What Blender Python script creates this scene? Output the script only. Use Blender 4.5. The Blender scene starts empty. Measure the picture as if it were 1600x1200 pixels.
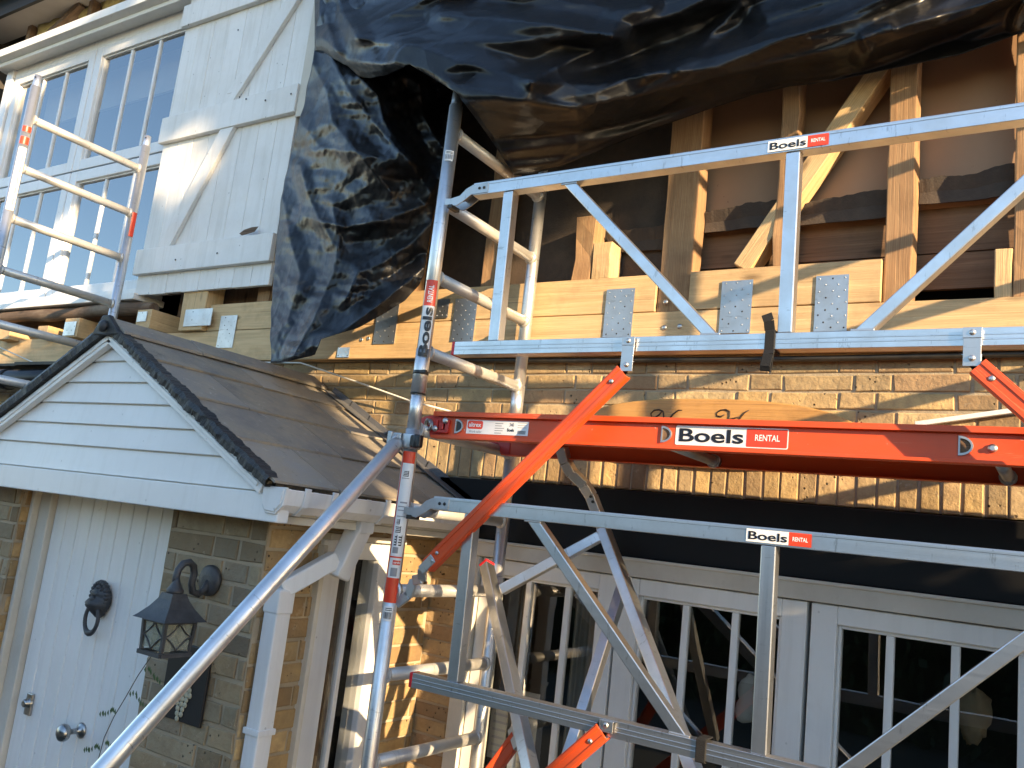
import bpy, bmesh, math, random
from mathutils import Vector, Matrix, noise
random.seed(7)
C = bpy.context.scene.collection
H = 2.1                       # eye height above the paving
# ------------------------------------------------------------------ camera maths (solved from the vanishing points)
F = 1347.41878
ROT = ((0.8412302, 0.52876778, 0.11285565), (0.00470298, 0.2015662, -0.9794636), (-0.54065667, 0.82448512, 0.16707679))
def P(px, py, ax='Y', v=1.0):
    """the point of the plane X|Y|Z = v seen at photo pixel px,py (z counted from eye level)"""
    c = (px - 800, py - 600, F)
    d = [sum(ROT[r][k] * c[r] for r in range(3)) for k in range(3)]
    t = v / d['XYZ'.index(ax)]
    return Vector((d[0] * t, d[1] * t, d[2] * t))
def R(a, b): return random.uniform(a, b)
# ------------------------------------------------------------------ mesh builder
class MB:
    def __init__(s): s.v = []; s.f = []; s.m = []; s.sm = []; s.lc = []; s.col = []
    def add(s, vs, fs, m=0, smooth=False, lc=None, col=None):
        o = len(s.v); s.v += [Vector(p) for p in vs]
        s.lc += list(lc) if lc else [Vector(p) for p in vs]
        for i, f in enumerate(fs):
            s.f.append([o + k for k in f]); s.m.append(m); s.sm.append(smooth if isinstance(smooth, bool) else smooth[i]); s.col.append(col or (.5, .5, .5, 1))
    def box(s, x0, x1, y0, y1, z0, z1, m=0, col=None, axis=None):
        vs = [Vector((x, y, z)) for x in (x0, x1) for y in (y0, y1) for z in (z0, z1)]
        off = Vector((R(0, 50), R(0, 50), R(0, 50)))
        if axis is None:
            d = (abs(x1 - x0), abs(y1 - y0), abs(z1 - z0)); axis = d.index(max(d))
        o3 = [axis, (axis + 1) % 3, (axis + 2) % 3]
        s.add(vs, [(0, 1, 3, 2), (4, 6, 7, 5), (0, 4, 5, 1), (2, 3, 7, 6), (0, 2, 6, 4), (1, 5, 7, 3)], m, False, [Vector((p[o3[0]], p[o3[1]], p[o3[2]])) + off for p in vs], col)
    def bar(s, p0, p1, w, h, up=(0, 0, 1), m=0, col=None, jit=0, n=1, taper=1):
        """a square bar from p0 to p1: h across `up`, w across the other way"""
        p0, p1 = Vector(p0), Vector(p1); d = (p1 - p0); L = d.length; d.normalize()
        side = d.cross(Vector(up)).normalized(); u = side.cross(d).normalized()
        off = Vector((R(0, 50), R(0, 50), R(0, 50)))
        vs, lc, fs = [], [], []
        for i in range(n + 1):
            t = i / n; k = 1 + (taper - 1) * t
            for a, b in ((-1, -1), (1, -1), (1, 1), (-1, 1)):
                ja, jb = (R(-jit, jit), R(-jit, jit)) if jit else (0, 0)
                vs.append(p0 + d * (L * t) + side * (a * w / 2 * k + ja) + u * (b * h / 2 * k + jb)); lc.append(Vector((L * t, a * w / 2, b * h / 2)) + off)
        for i in range(n):
            for j in range(4):
                a, b = i * 4 + j, i * 4 + (j + 1) % 4; fs.append((a, b, b + 4, a + 4))
        fs += [(3, 2, 1, 0), tuple(n * 4 + k for k in range(4))]
        s.add(vs, fs, m, False, lc, col)
    def tube(s, pts, r, seg=16, m=0, caps=True, col=None):
        pts = [Vector(p) for p in pts]; n = len(pts); rr = r if isinstance(r, (list, tuple)) else [r] * n
        off = Vector((R(0, 50), R(0, 50), 0)); vs, lc, fs, sm = [], [], [], []
        prev = None; acc = 0
        for i, p in enumerate(pts):
            d = (pts[min(i + 1, n - 1)] - pts[max(i - 1, 0)]).normalized()
            if prev is None:
                a = d.orthogonal().normalized()
            else:
                a = (prev - d * prev.dot(d)).normalized()
            prev = a; b = d.cross(a)
            if i: acc += (p - pts[i - 1]).length
            for k in range(seg):
                t = 2 * math.pi * k / seg
                vs.append(p + (a * math.cos(t) + b * math.sin(t)) * rr[i]); lc.append(Vector((acc, math.cos(t) * rr[i], math.sin(t) * rr[i])) + off)
        for i in range(n - 1):
            for k in range(seg):
                fs.append((i * seg + k, i * seg + (k + 1) % seg, (i + 1) * seg + (k + 1) % seg, (i + 1) * seg + k)); sm.append(True)
        if caps: fs += [tuple(reversed(range(seg))), tuple((n - 1) * seg + k for k in range(seg))]; sm += [False, False]
        s.add(vs, fs, m, sm, lc, col)
    def prism(s, poly, ext, m=0, col=None, smooth=False):
        poly = [Vector(p) for p in poly]; e = Vector(ext); n = len(poly)
        fs = [tuple(reversed(range(n))), tuple(range(n, 2 * n))] + [(i, (i + 1) % n, n + (i + 1) % n, n + i) for i in range(n)]
        s.add(poly + [p + e for p in poly], fs, m, False, None, col)
    def lathe(s, c, axis, prof, seg=24, m=0, smooth=True):
        c, ax = Vector(c), Vector(axis).normalized(); s.tube_prof(c, ax, prof, seg, m, smooth)
    def tube_prof(s, c, ax, prof, seg, m, smooth):
        a = ax.orthogonal().normalized(); b = ax.cross(a); vs, fs = [], []
        for t, r in prof:
            for k in range(seg):
                q = 2 * math.pi * k / seg; vs.append(c + ax * t + (a * math.cos(q) + b * math.sin(q)) * max(r, 1e-4))
        n = len(prof)
        for i in range(n - 1):
            for k in range(seg): fs.append((i * seg + k, i * seg + (k + 1) % seg, (i + 1) * seg + (k + 1) % seg, (i + 1) * seg + k))
        fs += [tuple(reversed(range(seg))), tuple((n - 1) * seg + k for k in range(seg))]
        s.add(vs, fs, m, [smooth] * (len(fs) - 2) + [False, False])
    def build(s, name, mats, parent=None, bevel=0, seg=2, recalc=True):
        me = bpy.data.meshes.new(name)
        base = Vector((0, 0, 0)); q = parent
        while q is not None: base = base + q.location; q = q.parent
        me.from_pydata([(p.x - base.x, p.y - base.y, p.z + H - base.z) for p in s.v], [], s.f)
        for m in (mats if isinstance(mats, (list, tuple)) else [mats]): me.materials.append(m)
        me.polygons.foreach_set('material_index', s.m); me.polygons.foreach_set('use_smooth', s.sm)
        at = me.attributes.new('lc', 'FLOAT_VECTOR', 'POINT'); at.data.foreach_set('vector', [c for p in s.lc for c in p])
        ca = me.attributes.new('tint', 'FLOAT_COLOR', 'FACE'); ca.data.foreach_set('color', [c for k in s.col for c in k])
        if recalc:
            bm = bmesh.new(); bm.from_mesh(me); bmesh.ops.recalc_face_normals(bm, faces=bm.faces); bm.to_mesh(me); bm.free()
        o = bpy.data.objects.new(name, me); C.objects.link(o)
        if parent: o.parent = parent
        if bevel:
            b = o.modifiers.new('edge', 'BEVEL'); b.width = bevel; b.segments = seg; b.limit_method = 'ANGLE'; b.angle_limit = math.radians(50)
        return o
def tag(o, label, cat, group=None, kind=None):
    if label: o['label'] = label
    if cat: o['category'] = cat
    if group: o['group'] = group
    if kind: o['kind'] = kind
    return o
def thing(name, loc, label, cat, group=None):
    o = bpy.data.objects.new(name, None); C.objects.link(o); o.empty_display_size = .1
    o.location = (loc[0], loc[1], loc[2] + H); return tag(o, label, cat, group)
def structure(o): o['kind'] = 'structure'; return o
# ------------------------------------------------------------------ materials
def srgb(r, g, b):
    f = lambda c: ((c / 255 + .055) / 1.055) ** 2.4 if c > 10 else c / 255 / 12.92
    return (f(r), f(g), f(b), 1)
class NT:
    def __init__(s, name):
        s.m = bpy.data.materials.new(name); s.m.use_nodes = True; s.t = s.m.node_tree; s.b = s.t.nodes['Principled BSDF']; s.out = s.t.nodes['Material Output']
    def n(s, typ, **kw):
        x = s.t.nodes.new(typ)
        for k, v in kw.items():
            if k.startswith('i_'): x.inputs[int(k[2:]) if k[2:].isdigit() else k[2:].replace('_', ' ')].default_value = v
            else: setattr(x, k, v)
        return x
    def l(s, a, b): s.t.links.new(a, b)
    def lc(s, scale=(1, 1, 1)):
        a = s.n('ShaderNodeAttribute', attribute_name='lc'); mp = s.n('ShaderNodeMapping'); mp.inputs['Scale'].default_value = scale
        s.l(a.outputs['Vector'], mp.inputs['Vector']); return mp.outputs['Vector']
    def tint(s): return s.n('ShaderNodeAttribute', attribute_name='tint').outputs['Color']
    def noise(s, vec, scale, detail=4, rough=.55, dist=0):
        x = s.n('ShaderNodeTexNoise'); x.inputs['Scale'].default_value = scale; x.inputs['Detail'].default_value = detail; x.inputs['Roughness'].default_value = rough; x.inputs['Distortion'].default_value = dist
        s.l(vec, x.inputs['Vector']); return x.outputs['Fac']
    def ramp(s, fac, stops):
        x = s.n('ShaderNodeValToRGB'); e = x.color_ramp.elements
        while len(e) < len(stops): e.new(.5)
        for el, (p, c) in zip(e, stops): el.position = p; el.color = c if len(c) == 4 else (*c, 1)
        s.l(fac, x.inputs['Fac']); return x.outputs['Color']
    def mix(s, fac, a, b, mode='MIX'):
        x = s.n('ShaderNodeMix', data_type='RGBA', blend_type=mode)
        for sock, v in ((x.inputs[0], fac), (x.inputs[6], a), (x.inputs[7], b)):
            if hasattr(v, 'type') and hasattr(v, 'links'): s.l(v, sock)
            else: sock.default_value = v
        return x.outputs[2]
    def math(s, op, a, b=0.0):
        x = s.n('ShaderNodeMath', operation=op)
        for sock, v in ((x.inputs[0], a), (x.inputs[1], b)):
            if hasattr(v, 'links'): s.l(v, sock)
            else: sock.default_value = v
        return x.outputs[0]
    def bump(s, height, strength=.3, dist=.01):
        x = s.n('ShaderNodeBump'); x.inputs['Strength'].default_value = strength; x.inputs['Distance'].default_value = dist
        s.l(height, x.inputs['Height']); s.l(x.outputs['Normal'], s.b.inputs['Normal'])
    def set(s, **kw):
        for k, v in kw.items():
            sock = s.b.inputs[k.replace('_', ' ')]
            if hasattr(v, 'links'): s.l(v, sock)
            else: sock.default_value = v
        return s.m
def g(v): return (v, v, v, 1)
def m_alu(name, base=.74, rough=.3, tone=(1, 1, 1.01), scr=1, metal=1.0):
    t = NT(name); v = t.lc((1.2, 160, 160)); n = t.noise(v, 1, 4, .6); n2 = t.noise(t.lc((9, 9, 9)), 1, 5, .6); n3 = t.noise(t.lc((60, 14, 14)), 1, 6, .7)
    col = t.mix(t.ramp(n2, [(.35, g(0)), (.7, g(1))]), (base * tone[0], base * tone[1], base * tone[2], 1), (base * .8 * tone[0], base * .8, base * .79, 1))
    col = t.mix(t.ramp(n3, [(.6, g(0)), (.68, g(.6 * scr))]), col, (.34, .33, .31, 1))
    r = t.math('ADD', t.math('MULTIPLY', n, .16), rough - .08); r = t.math('ADD', r, t.math('MULTIPLY', n2, .14))
    t.bump(n, .08, .0015)
    return t.set(Base_Color=col, Metallic=metal, Roughness=r)
ALU = m_alu('brushed_aluminium'); TUBE = m_alu('tube_aluminium', .76, .3, scr=1.4, metal=.85); CAST = m_alu('cast_aluminium', .6, .42)
RUNG = m_alu('worn_rung_aluminium', .62, .34, (1, .98, .94), 1.4, .45)
GALV = m_alu('galvanised_steel', .62, .36)
def m_paint(name, c, rough=.4, dirt=(.3, .27, .22, 1), amount=.35, sc=3, coat=0, peel=None, bump=.05, spec=.5, streak=0, scuff=None):
    t = NT(name); n = t.noise(t.lc((sc, sc, sc)), 1, 6, .65); n2 = t.noise(t.lc((sc * 14, sc * 14, sc * 14)), 1, 5, .6)
    f = t.ramp(n, [(.42, g(0)), (.8, g(amount))]); col = t.mix(f, (*c[:3], 1), dirt)
    col = t.mix(t.ramp(n2, [(.6, g(0)), (.85, g(amount * .6))]), col, dirt)
    if streak:
        ob = t.n('ShaderNodeTexCoord').outputs['Object']; mp = t.n('ShaderNodeMapping'); mp.inputs['Scale'].default_value = (22, 22, 1.6); t.l(ob, mp.inputs['Vector'])
        col = t.mix(t.ramp(t.noise(mp.outputs[0], 1, 5, .65), [(.5, g(0)), (.78, g(streak))]), col, (.36, .33, .27, 1))
        col = t.mix(t.ramp(t.noise(ob, 1.7, 6, .7), [(.5, g(0)), (.75, g(streak * .8))]), col, (.45, .42, .35, 1))
        vo = t.n('ShaderNodeTexVoronoi'); vo.inputs['Scale'].default_value = 13; t.l(ob, vo.inputs['Vector']); col = t.mix(t.ramp(vo.outputs['Distance'], [(.045, g(streak * 1.6)), (.07, g(0))]), col, (.08, .07, .06, 1))
    if peel: col = t.mix(t.ramp(t.noise(t.lc((3, 30, 30)), 1, 6, .7), [(.69, g(0)), (.72, g(1))]), col, peel)
    if scuff:
        col = t.mix(t.ramp(t.noise(t.lc((4, 70, 70)), 1, 6, .75), [(.62, g(0)), (.68, g(.55))]), col, scuff); col = t.mix(t.ramp(t.noise(t.lc((38, 38, 38)), 1, 6, .7), [(.68, g(0)), (.72, g(.8))]), col, (.5, .46, .4, 1))
        col = t.mix(t.ramp(t.noise(t.lc((2, 6, 6)), 1, 5, .7), [(.45, g(0)), (.75, g(.4))]), col, (.3, .1, .06, 1))
    t.bump(n2, bump, .004)
    return t.set(Base_Color=col, Roughness=t.math('ADD', t.math('MULTIPLY', n, .25), rough - .12), Coat_Weight=coat, Specular_IOR_Level=spec)
ORANGE = m_paint('orange_powder_coat', (.74, .085, .014), .42, (.42, .045, .015, 1), .4, 4, scuff=(.85, .3, .16, 1))
RED = m_paint('red_casting', (.5, .035, .03), .4, (.25, .03, .02, 1), .4, 6)
REDCAP = m_paint('red_plastic', (.65, .02, .03), .4, (.4, .02, .02, 1), .2, 6)
WHITE = m_paint('white_gloss_paint', (.8, .795, .775), .4, (.5, .48, .43, 1), .22, 1.6, streak=.15)
UPVC = m_paint('white_plastic', (.76, .76, .76), .3, (.52, .5, .46, 1), .25, 2, streak=.22)
SHUT = m_paint('worn_white_shutter_paint', (.77, .765, .75), .5, (.46, .43, .37, 1), .35, 2.2, peel=(.36, .31, .25, 1), streak=.3, bump=.2)
CREAM = m_paint('cream_weathered_paint', (.6, .57, .5), .55, (.35, .31, .25, 1), .5, 3, peel=(.2, .15, .1, 1))
BLACKP = m_paint('black_gloss_paint', (.006, .006, .0065), .5, (.014, .014, .014, 1), .5, 3, bump=.12, spec=.22)
TAR = m_paint('black_tar', (.018, .02, .024), .5, (.09, .085, .08, 1), .6, 14, bump=.9)
IRON = m_paint('cast_iron', (.035, .037, .042), .45, (.12, .12, .125, 1), .6, 20, bump=.5)
PLAST = m_paint('black_plastic', (.012, .012, .013), .35, (.04, .04, .04, 1), .4, 6)
FABRIC = m_paint('black_webbing', (.005, .005, .006), .8, (.012, .012, .012, 1), .4, 30, bump=.5)
LEAD = m_paint('lead_sheet', (.09, .095, .11), .5, (.2, .19, .17, 1), .5, 8, bump=.4)
S_WHITE = m_paint('sticker_white', (.8, .8, .8), .35, (.55, .53, .5, 1), .15, 8)
S_RED = m_paint('sticker_red', (.72, .055, .02), .35, (.5, .05, .02, 1), .15, 8)
S_BLACK = m_paint('sticker_black', (.008, .008, .012), .35, (.02, .02, .02, 1), .1, 8)
S_GREY = m_paint('sticker_print_grey', (.3, .3, .32), .4, (.2, .2, .2, 1), .1, 8)
ROPE = m_paint('white_cord', (.7, .68, .62), .7, (.4, .36, .3, 1), .4, 12)
PIPE = m_paint('dark_pipe', (.02, .019, .017), .45, (.1, .085, .06, 1), .6, 9)
CHROME = m_alu('worn_chrome', .42, .22, (1, .98, .95))
def m_wood(name, a, b, rough=.75, knots=True, contrast=1, dark=None):
    t = NT(name); v = t.lc((2.2, 95, 95)); n = t.noise(v, 1, 6, .65, .8); ob = t.n('ShaderNodeTexCoord').outputs['Object']; stn = t.noise(ob, 5, 6, .7)
    v2 = t.lc((3.2, 9, 9)); n2 = t.noise(v2, 1, 4, .6)
    w = t.n('ShaderNodeTexWave', wave_type='BANDS', bands_direction='Y'); w.inputs['Scale'].default_value = 9; w.inputs['Distortion'].default_value = 7; w.inputs['Detail'].default_value = 3; w.inputs['Detail Scale'].default_value = .7
    t.l(t.lc((.35, 5, 5)), w.inputs['Vector'])
    col = t.mix(t.ramp(n, [(.3, g(0)), (.72, g(1))]), (*a, 1), (*b, 1))
    col = t.mix(t.math('MULTIPLY', w.outputs['Fac'], .35 * contrast), col, (*[c * .55 for c in b], 1))
    if dark: col = t.mix(t.ramp(n2, [(.5, g(0)), (.75, g(.75))]), col, (*dark, 1))
    if knots:
        vo = t.n('ShaderNodeTexVoronoi'); vo.inputs['Scale'].default_value = 1; t.l(t.lc((3.3, 9, 9)), vo.inputs['Vector'])
        col = t.mix(t.ramp(vo.outputs['Distance'], [(.05, g(.85)), (.16, g(0))]), col, (*[c * .3 for c in b], 1))
    col = t.mix(t.ramp(stn, [(.5, g(0)), (.72, g(.5))]), col, (*[c * .5 for c in b], 1)); col = t.mix(t.ramp(t.noise(t.lc((1, 140, 140)), 1, 3, .6), [(.66, g(0)), (.7, g(.7))]), col, (*[c * .35 for c in b], 1))
    t.bump(n, .7, .004)
    return t.set(Base_Color=col, Roughness=rough)
TIMBER = m_wood('new_sawn_timber', (.72, .52, .28), (.6, .39, .19), .7)
OLDWOOD = m_wood('old_brown_timber', (.46, .29, .15), (.3, .165, .08), .85, dark=(.2, .11, .055))
GREYWOOD = m_wood('weathered_timber', (.2, .13, .085), (.09, .06, .04), .9, dark=(.34, .27, .2))
SIGNWOOD = m_wood('varnished_sign_wood', (.58, .32, .1), (.46, .24, .07), .35, knots=False, contrast=.7)
DARKWOOD = m_wood('dark_boards', (.24, .14, .08), (.15, .085, .045), .85)
def m_panel():
    t = NT('brown_hardboard'); n = t.noise(t.lc((2, 2, 2)), 1, 5, .6); n2 = t.noise(t.lc((40, 40, 40)), 1, 3)
    col = t.mix(n, (.4, .25, .15, 1), (.25, .15, .085, 1)); col = t.mix(t.ramp(n2, [(.72, g(0)), (.78, g(1))]), col, (.05, .03, .02, 1))
    t.bump(n2, .2, .002); return t.set(Base_Color=col, Roughness=.6)
PANEL = m_panel()
def m_brick():
    t = NT('stock_brick'); c = t.tint(); n = t.noise(t.lc((28, 28, 28)), 1, 6, .65); n2 = t.noise(t.lc((7, 7, 7)), 1, 4)
    vo = t.n('ShaderNodeTexVoronoi'); vo.inputs['Scale'].default_value = 1; t.l(t.lc((42, 42, 42)), vo.inputs['Vector'])
    col = t.mix(t.ramp(n, [(.3, g(0)), (.75, g(.55))]), c, (.2, .12, .06, 1)); col = t.mix(t.ramp(n2, [(.5, g(0)), (.8, g(.4))]), col, (.44, .35, .22, 1))
    pit = t.ramp(vo.outputs['Distance'], [(.1, g(1)), (.2, g(0))]); pm = t.math('MULTIPLY', pit, t.ramp(n2, [(.52, g(0)), (.6, g(1))]))
    col = t.mix(pm, col, (.03, .02, .012, 1))
    ob = t.n('ShaderNodeTexCoord').outputs['Object']; col = t.mix(t.ramp(t.noise(ob, 2.6, 6, .7), [(.45, g(0)), (.72, g(.55))]), col, (.12, .085, .055, 1)); col = t.mix(t.ramp(t.noise(ob, 16, 6, .75), [(.6, g(0)), (.7, g(.6))]), col, (.55, .47, .34, 1))
    h = t.math('SUBTRACT', n, t.math('MULTIPLY', pm, 1.2)); t.bump(h, .9, .008)
    return t.set(Base_Color=col, Roughness=.88)
BRICK = m_brick()
def m_mortar():
    t = NT('lime_mortar'); n = t.noise(t.lc((30, 30, 30)), 1, 6, .7); n2 = t.noise(t.lc((5, 5, 5)), 1, 4)
    col = t.mix(n2, (.5, .42, .3, 1), (.27, .21, .14, 1)); t.bump(n, .8, .008); return t.set(Base_Color=col, Roughness=.95)
MORTAR = m_mortar()
def m_slate():
    t = NT('old_slate'); c = t.tint(); ob = t.n('ShaderNodeTexCoord').outputs['Object']; n = t.noise(t.lc((7, 7, 7)), 1, 6, .7); n2 = t.noise(ob, 26, 6, .75); n3 = t.noise(ob, 3, 6, .7); n4 = t.noise(t.lc((90, 90, 90)), 1, 4)
    col = t.mix(t.ramp(n, [(.35, g(0)), (.7, g(.8))]), c, (.33, .28, .21, 1)); col = t.mix(t.ramp(n3, [(.46, g(0)), (.68, g(.65))]), col, (.36, .28, .18, 1))
    col = t.mix(t.ramp(n2, [(.6, g(0)), (.68, g(.75))]), col, (.42, .39, .33, 1)); col = t.mix(t.ramp(t.noise(ob, 9, 6, .75), [(.6, g(0)), (.7, g(.6))]), col, (.09, .085, .065, 1))
    t.bump(t.math('ADD', n2, t.math('MULTIPLY', n4, .4)), .7, .007); return t.set(Base_Color=col, Roughness=.75)
SLATE = m_slate()
def m_tarp():
    t = NT('black_polythene'); n2 = t.noise(t.lc((30, 30, 30)), 1, 5, .7, 1.2); n3 = t.noise(t.lc((3, 3, 3)), 1, 4)
    wn = t.n('ShaderNodeTexNoise'); wn.inputs['Scale'].default_value = 2.5; wn.inputs['Detail'].default_value = 3; at = t.lc(); t.l(at, wn.inputs['Vector'])
    mx = t.n('ShaderNodeMix', data_type='VECTOR'); mx.inputs[0].default_value = .12; t.l(at, mx.inputs[4]); t.l(wn.outputs['Color'], mx.inputs[5]); hs = 0
    for sc_, am in ((5, 1.0), (13, .42), (36, .16)):
        vo = t.n('ShaderNodeTexVoronoi'); vo.inputs['Scale'].default_value = sc_; t.l(mx.outputs[1], vo.inputs['Vector']); hs = t.math('ADD', hs, t.math('MULTIPLY', vo.outputs['Distance'], am / sc_ * 5)) if hs else t.math('MULTIPLY', vo.outputs['Distance'], am)
    for sv, am in (((4, 4, 9), .5), ((15, 15, 24), .25), ((50, 50, 60), .07)):
        rn = t.n('ShaderNodeTexNoise', noise_type='RIDGED_MULTIFRACTAL'); rn.inputs['Scale'].default_value = 1; rn.inputs['Detail'].default_value = 3; rn.inputs['Distortion'].default_value = .3; t.l(t.lc(sv), rn.inputs['Vector']); hs = t.math('ADD', hs, t.math('MULTIPLY', rn.outputs['Fac'], am * .5))
    t.bump(hs, .6, .03)
    col = t.mix(t.ramp(n2, [(.58, g(0)), (.76, g(.5))]), (.009, .0095, .0115, 1), (.04, .04, .038, 1)); col = t.mix(t.ramp(n3, [(.45, g(0)), (.7, g(.45))]), col, (.018, .018, .02, 1))
    return t.set(Base_Color=col, Roughness=t.math('ADD', t.math('MULTIPLY', n3, .3), .2), IOR=1.5, Specular_IOR_Level=.4)
TARP = m_tarp()
def m_glass(name, ior, tint=.9):
    m = bpy.data.materials.new(name); m.use_nodes = True; t = m.node_tree; t.nodes.remove(t.nodes['Principled BSDF'])
    fr = t.nodes.new('ShaderNodeFresnel'); fr.inputs[0].default_value = ior; gl = t.nodes.new('ShaderNodeBsdfGlossy'); gl.inputs['Roughness'].default_value = .004
    tr = t.nodes.new('ShaderNodeBsdfTransparent'); tr.inputs[0].default_value = (tint, tint * 1.01, tint, 1); mx = t.nodes.new('ShaderNodeMixShader')
    ge = t.nodes.new('ShaderNodeNewGeometry'); mt = t.nodes.new('ShaderNodeMath'); mt.operation = 'SUBTRACT'; mt.use_clamp = True; t.links.new(fr.outputs[0], mt.inputs[0]); t.links.new(ge.outputs['Backfacing'], mt.inputs[1]); t.links.new(mt.outputs[0], mx.inputs[0]); t.links.new(tr.outputs[0], mx.inputs[1]); t.links.new(gl.outputs[0], mx.inputs[2]); t.links.new(mx.outputs[0], t.nodes['Material Output'].inputs[0])
    nz = t.nodes.new('ShaderNodeTexNoise'); nz.inputs['Scale'].default_value = 2.2; nz.inputs['Detail'].default_value = 1; tc = t.nodes.new('ShaderNodeTexCoord'); bp = t.nodes.new('ShaderNodeBump'); bp.inputs['Strength'].default_value = .06; bp.inputs['Distance'].default_value = .02
    t.links.new(tc.outputs['Object'], nz.inputs['Vector']); t.links.new(nz.outputs['Fac'], bp.inputs['Height']); t.links.new(bp.outputs[0], gl.inputs['Normal'])
    return m
GLASS = m_glass('window_glass', 2.1); GLASSUP = m_glass('double_glazing', 4.6)
def m_plain(name, c, rough=.7): t = NT(name); n = t.noise(t.lc((5, 5, 5)), 1, 5); return t.set(Base_Color=t.mix(n, (*[x * .8 for x in c], 1), (*[min(1, x * 1.2) for x in c], 1)), Roughness=rough)
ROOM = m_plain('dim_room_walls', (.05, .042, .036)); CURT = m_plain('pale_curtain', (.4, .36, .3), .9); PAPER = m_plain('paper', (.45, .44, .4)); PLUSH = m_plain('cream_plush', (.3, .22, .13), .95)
LGLASS = m_glass('seedy_glass', 1.5)
for _n in (1,):
    _t = LGLASS.node_tree; _o = _t.nodes['Material Output']; _s = _o.inputs[0].links[0].from_socket; _m = _t.nodes.new('ShaderNodeMixShader'); _d = _t.nodes.new('ShaderNodeBsdfDiffuse'); _d.inputs[0].default_value = (.5, .5, .38, 1); _m.inputs[0].default_value = .3; _t.links.new(_s, _m.inputs[1]); _t.links.new(_d.outputs[0], _m.inputs[2]); _t.links.new(_m.outputs[0], _o.inputs[0])
INSUL = m_paint('yellow_insulation', (.42, .36, .16), .95, (.2, .17, .08, 1), .6, 16, bump=1.0)
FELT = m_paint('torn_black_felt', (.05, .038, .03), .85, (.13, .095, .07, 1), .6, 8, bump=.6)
LEAF = m_plain('leaf_green', (.07, .115, .035), .5); TWIG = m_plain('bark_brown', (.1, .075, .05), .9); INK = m_plain('burnt_lettering', (.04, .02, .01), .6)
def m_ground():
    t = NT('garden_paving'); tc = t.n('ShaderNodeTexCoord').outputs['Object']; br = t.n('ShaderNodeTexBrick'); br.inputs['Scale'].default_value = 1; br.inputs['Brick Width'].default_value = .6; br.inputs['Row Height'].default_value = .6; br.inputs['Mortar Size'].default_value = .008
    br.inputs['Color1'].default_value = (.05, .054, .05, 1); br.inputs['Color2'].default_value = (.065, .068, .06, 1); br.inputs['Mortar'].default_value = (.08, .075, .06, 1); t.l(tc, br.inputs['Vector'])
    n = t.noise(tc, 4, 6); t.bump(n, .3, .01); return t.set(Base_Color=t.mix(t.math('MULTIPLY', n, .5), br.outputs['Color'], (.04, .05, .03, 1)), Roughness=.85)
GROUND = m_ground()
# ------------------------------------------------------------------ lettering
_tc = {}
def glyphs(s, bold=.0):
    if (s, bold) not in _tc:
        cu = bpy.data.curves.new('lettering', 'FONT'); cu.body = s; cu.offset = bold; cu.resolution_u = 4; o = bpy.data.objects.new('lettering', cu); C.objects.link(o)
        bpy.context.view_layer.update(); dg = bpy.context.evaluated_depsgraph_get(); me = bpy.data.meshes.new_from_object(o.evaluated_get(dg))
        vs = [v.co.copy() for v in me.vertices]; fs = [tuple(p.vertices) for p in me.polygons]
        bpy.data.objects.remove(o); bpy.data.curves.remove(cu); bpy.data.meshes.remove(me)
        x0, x1, y0, y1 = min(v.x for v in vs), max(v.x for v in vs), min(v.y for v in vs), max(v.y for v in vs)
        _tc[(s, bold)] = ([((v.x - x0) / (x1 - x0), (v.y - y0) / (y1 - y0)) for v in vs], fs)
    return _tc[(s, bold)]
def text(mb, s, surf, u0, u1, v0, v1, lift, m, bold=.0, fine=False):
    uv, fs = glyphs(s, bold)
    if fine:
        bm = bmesh.new(); q = [bm.verts.new((a, b, 0)) for a, b in uv]
        for f in fs:
            try: bm.faces.new([q[k] for k in f])
            except ValueError: pass
        for _ in range(4):
            ed = [e for e in bm.edges if abs(e.verts[0].co.y - e.verts[1].co.y) > .14]
            if not ed: break
            bmesh.ops.subdivide_edges(bm, edges=ed, cuts=1); bmesh.ops.triangulate(bm, faces=bm.faces)
        bm.verts.index_update(); uv = [(v.co.x, v.co.y) for v in bm.verts]; fs = [tuple(v.index for v in f.verts) for f in bm.faces]; bm.free()
    mb.add([surf(u0 + (u1 - u0) * a, v0 + (v1 - v0) * b, lift) for a, b in uv], fs, m)
def patch(mb, surf, u0, u1, v0, v1, lift, m, nu=1, nv=1, rad=0):
    if rad:
        pts = []
        for cx, cy, a0 in ((u1 - rad, v1 - rad, 0), (u0 + rad, v1 - rad, 90), (u0 + rad, v0 + rad, 180), (u1 - rad, v0 + rad, 270)):
            for k in range(6): a = math.radians(a0 + 18 * k); pts.append((cx + rad * math.cos(a), cy + rad * math.sin(a)))
        mb.add([surf(a, b, lift) for a, b in pts], [tuple(range(len(pts)))], m); return
    vs = [surf(u0 + (u1 - u0) * i / nu, v0 + (v1 - v0) * j / nv, lift) for i in range(nu + 1) for j in range(nv + 1)]
    mb.add(vs, [(i * (nv + 1) + j, (i + 1) * (nv + 1) + j, (i + 1) * (nv + 1) + j + 1, i * (nv + 1) + j + 1) for i in range(nu) for j in range(nv)], m, nv > 2)
def flat(o, ud, vd):
    o, ud, vd = Vector(o), Vector(ud).normalized(), Vector(vd).normalized(); nn = ud.cross(vd)
    return lambda u, v, l: o + ud * u + vd * v + nn * l
def pole_surf(x, y, r, ang):
    """u runs up the pole, v runs across it anticlockwise (letter tops to the left)"""
    return lambda u, v, l: Vector((x + (r + l) * math.cos(ang - v / r), y + (r + l) * math.sin(ang - v / r), u))
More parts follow.
